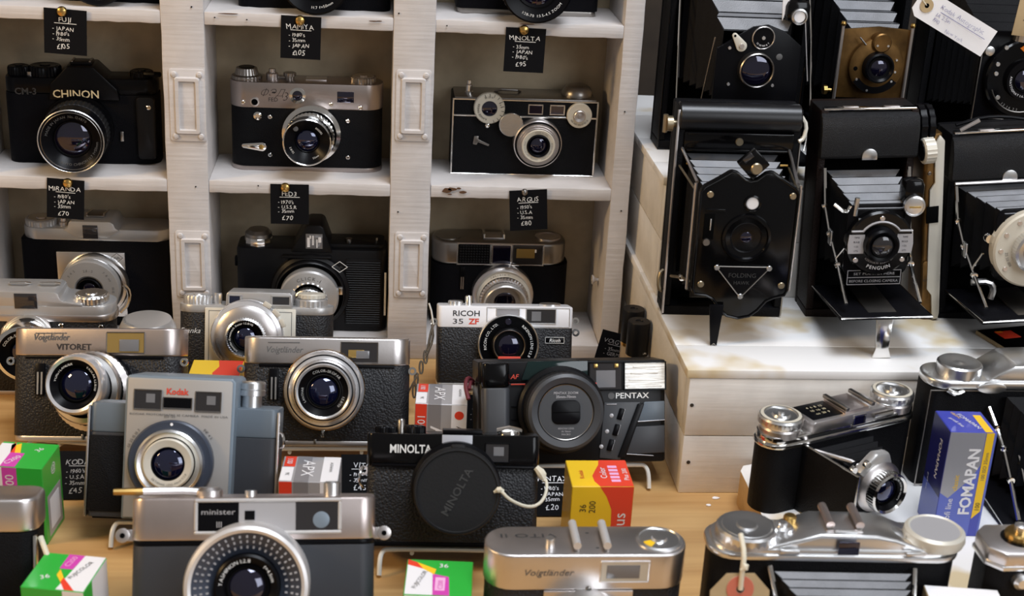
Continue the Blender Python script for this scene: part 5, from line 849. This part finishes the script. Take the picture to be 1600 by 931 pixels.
for x, z in ((-24, 76), (12, 76), (-26, 105)): t.disc('rivet', 'satin', x, z, -76, 1.4, .8)
t.tube('cable', 'satin_dark', [(-37, -70, 112), (-40, -66, 80), (-42, -60, 50)], .6); fd = t.box('finder_body', 'enamel', (28, -66, 134), (20, 12, 18), 5); t.lathe('finder_lens', 'bright_metal', [(6.4, 0), (6.4, 3), (5, 3.6)], (28, -72, 131), 'f', 28, p=fd); t.disc('finder_glass', 'paper_white', 28, 131, -72, 5.2, 2.6, fd); t.prism('white_pointer', 'paper_white', [(15, 146), (21, 142), (16.5, 126)], 66, 67, 'f', 0)
for s_ in (-1, 1): t.tube('strut', 'chrome', [(s_ * 54, -2, 150), (s_ * 56, -24, 100), (s_ * 57, -44, 40), (s_ * 50, -60, 18)], .9); t.tube('strut', 'satin', [(s_ * 53, -2, 130), (s_ * 55, -30, 70)], .7)
t = T('folding_camera', 'brass plated folding camera with worn brown lens plate in the middle of the upper crate', 'camera', (.3850, .0150, .2067), 0, group=FG)
shell(t, 92, 190, 36, 'leather_fine'); t.box('inner_back', 'black_matt', (0, 24, 96), (80, 3, 170), .5); t.box('bed', 'leather_dull', (0, -42, 28), (76, 84, 4), .8)
bellows(t, 'bellows', 'bellows', (-10, 104, 68, 108, 18), (-3, 90, 44, 50, -54), 6, 4, 'bellows_sheen')
b_ = t.prism('lens_plate', 'old_brass', [(-33, 58), (-33, 115), (-2, 118), (25, 116), (25, 58)], 58, 61, 'f', .5)
ln = lens_steps(t, -2, 86, [('shutter_ring', 'old_brass', [(23, 60), (23, 66), (21, 67), (12.6, 67)], 0), ('lens_barrel', 'black_paint', [(12.8, 66), (12.4, 74), (11, 75), (9, 73), (0, 72)], 0)]); t.glass(-2, 86, -73.4, 9, 'glass_dark', ln, 4); t.lathe('top_disc', 'old_brass', [(8, 60), (8, 69), (7, 70), (0, 70)], (-1, 0, 106), 'f', 30, p=ln); t.prism('dark_arc', 'black_paint', arc(-2, 86, 22.6, 215, 325, 16) + arc(-2, 86, 17, 325, 215, 16), 66.8, 67.6, 'f', 0, ln)
for x, z in ((-5, 104), (4, 104), (14, 92), (14, 82), (12, 74), (-18, 75), (-8, 66)): t.disc('rivet', 'bright_metal', x, z, -67, 1.1, 3.4 if z > 100 else .8, ln)
t.disc('plate_hole', 'black_matt', -20, 84, -67, 1.8, .2); t.tube('pointer', 'bright_metal', [(-20, -67.6, 110), (-14, -67.6, 104)], .7)
for s_ in (-1, 1): t.tube('side_post', 'satin', [(s_ * 29.5 - 4, -62, 50), (s_ * 29.5 - 4, -62, 118)], 1.5); t.lathe('post_ball', 'brass', [(0, -2.4), (1.7, -1.7), (2.4, 0), (1.7, 1.7), (0, 2.4)], (s_ * 29.5 - 4, -62, 120), 't', 16)
t.lathe('side_knob', 'brass', [(1.4, 0), (1.4, 4), (4, 4), (4, 7), (0, 7.4)], (-36, -60, 64), 'l', 16); t.lathe('side_knob', 'brass', [(2, 0), (2, 6), (4.4, 6), (4.4, 9), (0, 9.4)], (-44, 6, 114), 'l', 16)
t = T('folding_camera', 'black folding camera with orange diamond badge at the right of the upper crate', 'camera', (.5020, .0100, .2067), 0, group=FG)
shell(t, 108, 200, 36, 'leather_fine'); t.box('inner_back', 'black_matt', (0, 24, 100), (94, 3, 180), .5); t.box('bed', 'leather_dull', (0, -40, 16), (92, 80, 4), .8); bellows(t, 'bellows', 'bellows', (0, 100, 84, 120, 18), (5, 82, 56, 60, -44), 8, 3)
b_ = t.prism('lens_board', 'black_paint', rrect(78, 80, 4, 10, 78), 54, 57, 'f', .6); t.box('board_edge', 'satin_dark', (-28.6, -57.4, 78), (1, 1, 78), .2)
ln = lens_steps(t, 8, 80, [('shutter_case', 'enamel', [(33, 56), (33, 64), (31.6, 65.4), (17, 65.4)], 0), ('name_ring', 'black_paint', [(17.2, 65), (16.6, 70), (11, 70), (10.4, 68), (0, 67)], 0)]); t.glass(8, 80, -69, 9.6, 'glass_dark', ln, 3); t.rtext('lens_lettering', 'film_white', [('ANASTIGMAT 1:6.3 F:10.5 No. 47192', 2.7, 13.6, (8, -70.3, 80), 270, 'f', True, .2)], ln); t.rtext('scale_lettering', 'film_grey', [('12 16 22', 2.8, 26, (8, -65.7, 80), 250, 'f', True, .6)], ln)
t.prism('badge', 'film_orange', [(-.5, 106), (9, 113), (18.5, 106), (9, 98.5)], 65.4, 66.6, 'f', .3, ln); t.text('badge_lettering', 'black_ink', 'Agfa', 4.4, (9, -66.9, 106), p=ln, off=.02); t.lathe('top_cap', 'satin', [(8, -3), (8, 3), (7, 4), (0, 4)], (4, -60, 114), 't', 30, .04, p=ln)
for x, z in ((-12, 64), (22, 58), (-17, 92), (-17, 84), (26, 104), (-12, 106)): t.disc('rivet', 'bright_metal', x, z, -65, 2, 1.2, ln)
t.tube('arc_rail', 'satin_dark', [(8 + 28 * math.cos(math.radians(a)), -65.6, 80 + 28 * math.sin(math.radians(a))) for a in range(200, 330, 8)], .6, p=ln); t.lathe('post_knob', 'bright_metal', [(4, 56), (4, 62), (0, 63)], (-24, 0, 102), 'f', 18); t.tube('cable_release', 'satin_dark', [(-28, -50, 40), (-6, -62, 46), (16, -64, 40), (30, -62, 38)], .6, smooth=2); t.lathe('cable_bulb', 'rubber', [(0, -14), (5, -10), (7, 0), (6, 8), (0, 12)], (18, -62, 38), 'r', 20); t.disc('bulb_stud', 'bright_metal', 24, 39, -69, 3, 2)
# ---------------------------------------------------------------- folding cameras in front
# silver folding camera standing at an angle
t = T('folding_camera', 'black folding camera with two silver dials standing at an angle before the crate', 'camera', (.2966, -.3080, .028), 23.7, group='folding cameras on the white board')
cx = 13
t.slab('body', 'leather_fine', 137, 28, 13.8, 0, 51, .6, (cx, 0), seg=3); t.slab('lower_rim', 'chrome', 140, 30, 14.8, 51, 54.5, 1, (cx, -1)); t.slab('top_plate', 'chrome', 137, 28, 13.8, 54, 60, 1, (cx, 0))
for x in (-39, 65): t.lathe('dial_base', 'satin', [(15, 0), (15, 5), (13, 8), (0, 8)], (x, 14, 58), 't', 44); d = t.lathe('dial', 'bright_metal', [(0, 0), (15.5, 0), (16, 1), (16, 5), (15, 6.4), (12, 6.8), (11.4, 6), (7, 5.8), (6, 7.4), (2.4, 7), (2, 8.6), (0, 9)], (x, 14, 65), 't', 80, .02); t.lathe('dial_face', 'dial_cream', [(14.4, 6.7), (12.2, 7.1)], (x, 14, 65), 't', p=d)
t.prism('raised_plate', 'satin', [(-21, 59), (-21, 66), (-19, 67.5), (46, 67.5), (48, 66), (48, 59)], -26, .6, 'f', .7); t.box('depth_table', 'black_paint', (-5, 14, 67.8), (27, 22, .8), .2); g = G()
for k, tx in enumerate(('4  6  8  12', '10  16  30', 'oo  20  9')): g.text(tx, 3.4, (-5, 19 - 5 * k, 68.4), 't')
g.out('table_lettering', 'gold_ink', t.r, flat=True)
t.box('shoe_base', 'satin_warm', (21, 14, 68.6), (22, 24, 2), .4)
for x in (11, 35): t.box('shoe_rail', 'satin_dark', (x, 14, 71), (3.4, 26, 3), .8)
t.window('finder', 21.5, 61.6, 12, 9.6, 'glass_dark', 'chrome', 1.6, -.4); t.tube('plate_bar', 'chrome', [(34, -1.6, 63), (52, -1.6, 63)], 1.8)
t.prism('lens_door', 'leather_fine', [(-28, 0), (-25, -54), (-22.6, -54), (-25.4, 0)], 1, 52, 't', .5); t.tube('door_rim', 'chrome', [(-27.4, -3, 52.4), (-24.4, -54, 52.4), (-24.4, -54, 2)], .9)
for z in (47, 6): t.tube('door_arm', 'satin', [(-20, -4, z), (-8, -28, z + 1), (0, -44, z - 4)], 1.8)
t.prism('lens_board', 'black_paint', rrect(40, 44, 6, 7, 27), 30, 32.6, 'f', .5); t.prism('shutter_cover', 'white_metal', [(-12, 46), (2, 58), (14, 57), (18, 48), (10, 40), (-6, 40)], 34, 42, 'f', 2); bellows(t, 'bellows', 'bellows', (8, 26, 56, 44, 0), (7, 27, 38, 40, -30), 4, 2)
ln = lens_steps(t, 8, 31.5, [('shutter_ring', 'satin', [(19, 32), (19, 42), (17, 45), (15, 46)], 0), ('lens_rim', 'chrome', [(15.4, 45), (15.4, 53), (14.4, 54.4), (13, 53)], .02), ('name_ring', 'black_paint', [(13.2, 53), (9.4, 49), (0, 48)], 0)]); t.glass(8, 31.5, -50.6, 9, 'glass_blue', ln, 4); t.rtext('lens_lettering', 'white_ink', [('COLOR-SKOPAR 1:3.5/75', 2, 11.3, (8, -52, 31.5), 20)], ln)
for x, z in ((-18, 50), (-6, 52)): t.disc('pivot', 'chrome', x, z, -40, 3, 3)
for x in (-6, 8): t.lathe('foot_stud', 'satin', [(3, 0), (3, 3), (0, 4)], (x, -26, 3.5), 'f', 16)
t.tube('strap_cord', 'string', [(84, 14, 58), (92, 18, 52), (92, 20, 30), (88, 20, 14)], 1.2, smooth=2)
# tall black camera at the right edge
t = T('folding_camera', 'tall black folding camera with silver top and lowered bed cut off by the right edge', 'camera', (.4460, -.2850, .028), 0, group='folding cameras on the white board')
t.slab('body', 'leather_fine', 150, 30, 10, 0, 80, .8); t.slab('top_plate', 'bright_metal', 152, 36, 16, 80, 87, 2, (0, -3), seg=3); t.prism('finder_hump', 'bright_metal', [(-34, 86), (-14, 99), (12, 100), (30, 96), (52, 86)], -34, 1.5, 'f', 2.4); t.lathe('rewind_knob', 'bright_metal', [(16.4, 0), (16.4, 7.4), (15, 8.6), (9, 8.2), (6, 7.4), (2, 7.6), (0, 8.4)], (-49, 14, 87), 't', 60, .02)
t.prism('body_release', 'bright_metal', arc(-30, 82.5, 11, 0, 360, 28, 4.2)[:-1], 2.4, 5, 'f', 1.6); t.tube('catch', 'chrome', [(-62, -2, 80), (-56, -4, 77), (-50, -2, 79)], 1.8, smooth=1); t.frame('body_edge', 'satin_dark', 0, 40, 148, 78, 1, .4, -.5)
bd = t.prism('bed', 'leather_dull', [(-1, 8), (-66, 2), (-66, .2), (-1, 5)], -32, 70, 'r', .4); t.tube('bed_rim', 'chrome', [(-31.5, -3, 8.4), (-31.5, -66, 2.4), (69, -66, 2.4)], .8, p=bd)
strut(t, [(-28, -2, 66), (-26, -16, 56), (-24, -26, 46), (-22, -42, 28), (-20, -60, 6)], r=1.7); strut(t, [(-12, -2, 60), (-10, -30, 34), (-8, -56, 5)], r=1.3); t.lathe('strut_ball', 'chrome', [(0, -3), (2.6, -1.6), (3, 0), (2.6, 1.6), (0, 3)], (-24, -27, 46), 't', 16)
bellows(t, 'bellows', 'bellows', (18, 44, 74, 66, -1), (16, 44, 50, 50, -44), 5, 3); t.prism('lens_board', 'black_paint', rrect(52, 56, 6, 14, 42), 44, 47, 'f', .6); ln = lens_steps(t, 14, 42, [('shutter_case', 'satin', [(24, 47), (24, 56), (22, 58), (14, 58)], 0), ('lens_rim', 'black_paint', [(14, 57), (14, 63), (12, 64), (0, 61)], 0)]); t.glass(14, 42, -62.4, 10, 'glass_dark', ln)
# silver topped folding camera along the bottom edge
t = T('folding_camera', 'wide silver topped folding camera with brown price tag at the bottom edge', 'camera', (.2472, -.4750, 0), -2.5, group='folding cameras at the bottom edge')
t.slab('body', 'leather_fine', 150, 36, 14, 0, 83, .6); t.slab('lower_rim', 'bright_metal', 154, 39, 16, 83, 87, 1.2, (0, -1.5)); t.slab('top_plate', 'bright_metal', 148, 36, 16, 86.5, 90, 1, (0, 0)); t.prism('finder_hump', 'bright_metal', [(-42, 89), (-22, 96), (-12, 99.4), (22, 99.4), (34, 97), (54, 89)], -31, -1.6, 'f', 1.2); t.tube('hump_edge', 'bright_metal', [(-42, 1.6, 89.6), (-22, 1.4, 95.8), (-12, 1.4, 99), (22, 1.4, 99), (34, 1.4, 96.8), (54, 1.4, 89.4)], 1.3)
t.lathe('dial_base', 'satin', [(19, 0), (18, 4)], (-53, 16, 89.6), 't'); t.dial('advance_dial', 'bright_metal', -53, 16, 90, 7, 18.6, .02, cap='bright_metal'); t.lathe('shutter_knob', 'bright_metal', [(6.5, 0), (6.5, 5), (5, 6.4), (3, 6), (2.6, 8), (0, 8.4)], (-31, 17, 91), 't', 32, .04); t.lathe('small_knob', 'brass', [(4, 0), (4, 6), (3, 7), (0, 7)], (-25, 24, 93), 't', 24)
for x in (-5, 13): t.tube('shoe_rail', 'satin_warm', [(x, 7, 103.4), (x, 29, 104)], 2.6, seg=12); t.box('rail_foot', 'satin_dark', (x, 17, 100.6), (3, 20, 2.6), .2)
t.box('shoe_base', 'satin', (4, 16, 99.6), (22, 20, 1), .3); t.box('shoe_stop', 'bright_metal', (4, 5, 100.6), (14, 2, 2), .5); t.box('finder_glass', 'glass_dark', (5, -2, 93), (12.5, 1.4, 8.4), .3); t.lathe('accessory_knob', 'bright_metal', [(8, 0), (7, 2.4), (4, 4), (0, 4.4)], (38, 16, 92), 't', 28); t.lathe('film_dial', 'cream_metal', [(17.5, 0), (18.6, 3), (18, 7), (16, 8.4), (14.6, 7.6)], (62, 15, 90), 't', 56); t.lathe('dial_glass', 'film_grey', [(14.8, 7.7), (0, 8)], (62, 15, 90), 't')
for x in (-30, 46): t.box('rim_catch', 'bright_metal', (x, -1.2, 89.4), (12, 3, 3), 1)
bellows(t, 'bellows', 'bellows', (3, 42, 86, 72, 0), (3, 44, 60, 62, -40), 5, 3, 'bellows_sheen'); t.prism('lens_board', 'black_paint', rrect(66, 66, 6, 3, 42), 40, 43, 'f', .6); ln = lens_steps(t, 3, 38, [('shutter_case', 'satin', [(24, 43), (24, 52), (22, 54), (14, 54)], 0), ('lens_rim', 'black_paint', [(14, 53), (14, 58), (12, 59), (0, 56)], 0)]); t.glass(3, 38, -57.4, 10, 'glass_dark', ln)
for s_ in (-1, 1): strut(t, [(3 + s_ * 44, -2, 80), (3 + s_ * 41, -16, 66), (3 + s_ * 38, -40, 30)], r=1.6)
# faceted silver camera in the corner
t = T('folding_camera', 'silver topped black camera with faceted top cut off by the lower right corner', 'camera', (.4015, -.4880, 0), 0, group='folding cameras at the bottom edge')
oc = [(-64, 8), (-56, 0), (60, 0), (66, 10), (66, 26), (58, 34), (-56, 34), (-64, 26)]
t.prism('body', 'leather_fine', oc, 0, 86, 't', .8); t.prism('top_plate', 'satin', [(x * 1.02, y * 1.04 - .8) for x, y in oc], 86, 96, 't', 2); t.prism('lower_rim', 'bright_metal', [(x * 1.03, y * 1.06 - 1) for x, y in oc], 84, 87, 't', .6); t.lathe('knob_well', 'black_paint', [(11, 0), (11, .8), (9, .9), (0, .9)], (-42, 17, 95.6), 't'); t.lathe('rewind_knob', 'brass', [(9, 0), (9, 4), (8, 5), (0, 5)], (-42, 17, 96), 't', 36, .04); t.lathe('knob_stud', 'bright_metal', [(4, 4), (4, 9), (2, 10), (0, 10)], (-42, 17, 96), 't', 20); t.lathe('side_stud', 'bright_metal', [(5, -1), (5, 4), (3, 6), (0, 6)], (-46, 0, 78), 'f', 20); ln = lens_steps(t, 10, 42, [('shutter_case', 'satin', [(26, 0), (26, 14), (22, 18)], 0), ('lens_rim', 'black_paint', [(22, 17), (14, 14), (0, 13)], 0)]); t.glass(10, 42, -15, 12, 'glass_dark', ln)
# white topped box at the bottom edge
t = film_box('film_box', 'white and brown cardboard box at the bottom edge between two silver cameras', (.3190, -.5060), -8, 44, 44, 70, 'kraft', None); panel(t, 'white_lid', 'paper_white', 't', R4(-21.6, 21.6, -21.6, 21.6)); print_(t, 'blue_pen', '35mm', 6, 't', 2, 8, 10); print_(t, 'blue_pen', '£12', 6, 't', 4, -4, 6)
# ---------------------------------------------------------------- tags
def ribbon(p0, p1, wd, n=14, sag=4, th=.4):
    """slightly curled strip from p0 to p1 (mm), wd tall"""
    g = G(); R_ = []; P0, P1, Wv = Vector(p0), Vector(p1), Vector(wd); nn = (P1 - P0).cross(Wv).normalized()
    for i in range(n + 1):
        f = i / n; c = P0 + (P1 - P0) * f + nn * sag * math.sin(2 * PI * f); w2 = Wv / 2
        if i == 0: w2 = w2 * .62
        R_.append([g.bm.verts.new(c + s_ * w2 + q * nn * th / 2) for s_, q in ((-1, -1), (1, -1), (1, 1), (-1, 1))])
    for A, B in zip(R_, R_[1:]):
        for k in range(4): g.bm.faces.new([A[k], A[(k + 1) % 4], B[(k + 1) % 4], B[k]])
    g.bm.faces.new(R_[0]); g.bm.faces.new(R_[-1][::-1]); return g
t = T('price_tag', 'white handwritten price tag tied in front of the upper right folding camera', 'tag', (.4220, -.1000, .3400), 0, 0, 27, group='string price tags')
ribbon((-36, 0, 0), (36, 0, 0), (0, 0, 23), sag=.8).out('tag', 'paper_white', t.r); o = t.lathe('reinforcement', 'kraft', [(5.4, .9), (5.4, 1.5), (1.8, 1.5), (1.8, .9)], (-27, 0, 0), 'f', 26); t.disc('tag_hole', 'black_matt', -27, 0, -1.2, 2, .4, o)
g = G(); g.text('Kodak Autographic', 5.4, (-16, -1.5, 5), 'f', 0, 'l', -.018, hand=1); g.box((8, -1.4, 1.2), (44, .1, .4)); g.text('1A 2.5in', 4.6, (-16, -1.5, -1.6), 'f', 0, 'l', -.018, hand=1); g.text('1910', 4.6, (-16, -1.5, -6), 'f', 0, 'l', -.018, hand=1); g.text('New York', 4, (-2, -1.5, -8.6), 'f', 0, 'l', -.018, hand=1); g.out('handwriting', 'blue_pen', t.r, flat=True)
t.tube('string', 'string', [(-27, -1, 0), (-34, -2, 2), (-33, 0, 12), (-28, 6, 26)], .6, smooth=2)
t = T('price_tag', 'brown card price tag at the upper right corner', 'tag', (.5010, -.0700, .3500), 0, 0, 4, group='string price tags')
t.box('tag', 'kraft', (0, 0, 0), (28, .6, 50), .1); t.text('handwriting', 'black_ink', '2', 13, (-5, -.6, -8), off=-.02, shear=.2); t.lathe('reinforcement', 'film_red', [(5, .3), (5, .7), (1.6, .7), (1.6, .3)], (4, 0, 8), 'f', 24); t.tube('string', 'string', [(4, -1, 8), (6, -1, 30)], .6)
t = T('price_tag', 'brown card price tag with red ring hung on the wide silver topped folding camera', 'tag', (.1765, -.5180, .0870), 0, 12, group='string price tags')
t.prism('tag', 'kraft', [(-17, -34), (-17, 4), (-8, 14), (8, 14), (17, 4), (17, -34)], 0, .6, 'f', 0); o = t.lathe('reinforcement', 'canister_label', [(8, .6), (8, 1), (2, 1), (2, .6)], (0, 0, 5), 'f', 30); t.lathe('red_ring', 'salmon', [(7.9, 1), (7.6, 1.2), (2.4, 1.2)], (0, 0, 5), 'f', 30, p=o); t.disc('tag_hole', 'black_matt', 0, 5, -.7, 2.2, .5, o)
t.tube('string', 'string', [(0, -1.5, 5), (0, -3, 16), (1, -2, 26), (1, 8, 34)], 1.5, smooth=1); t.tube('string_knot', 'string', [(-1, -3.4, 17), (2, -4, 19), (0, -3, 21)], [1, 2, 1], smooth=1)
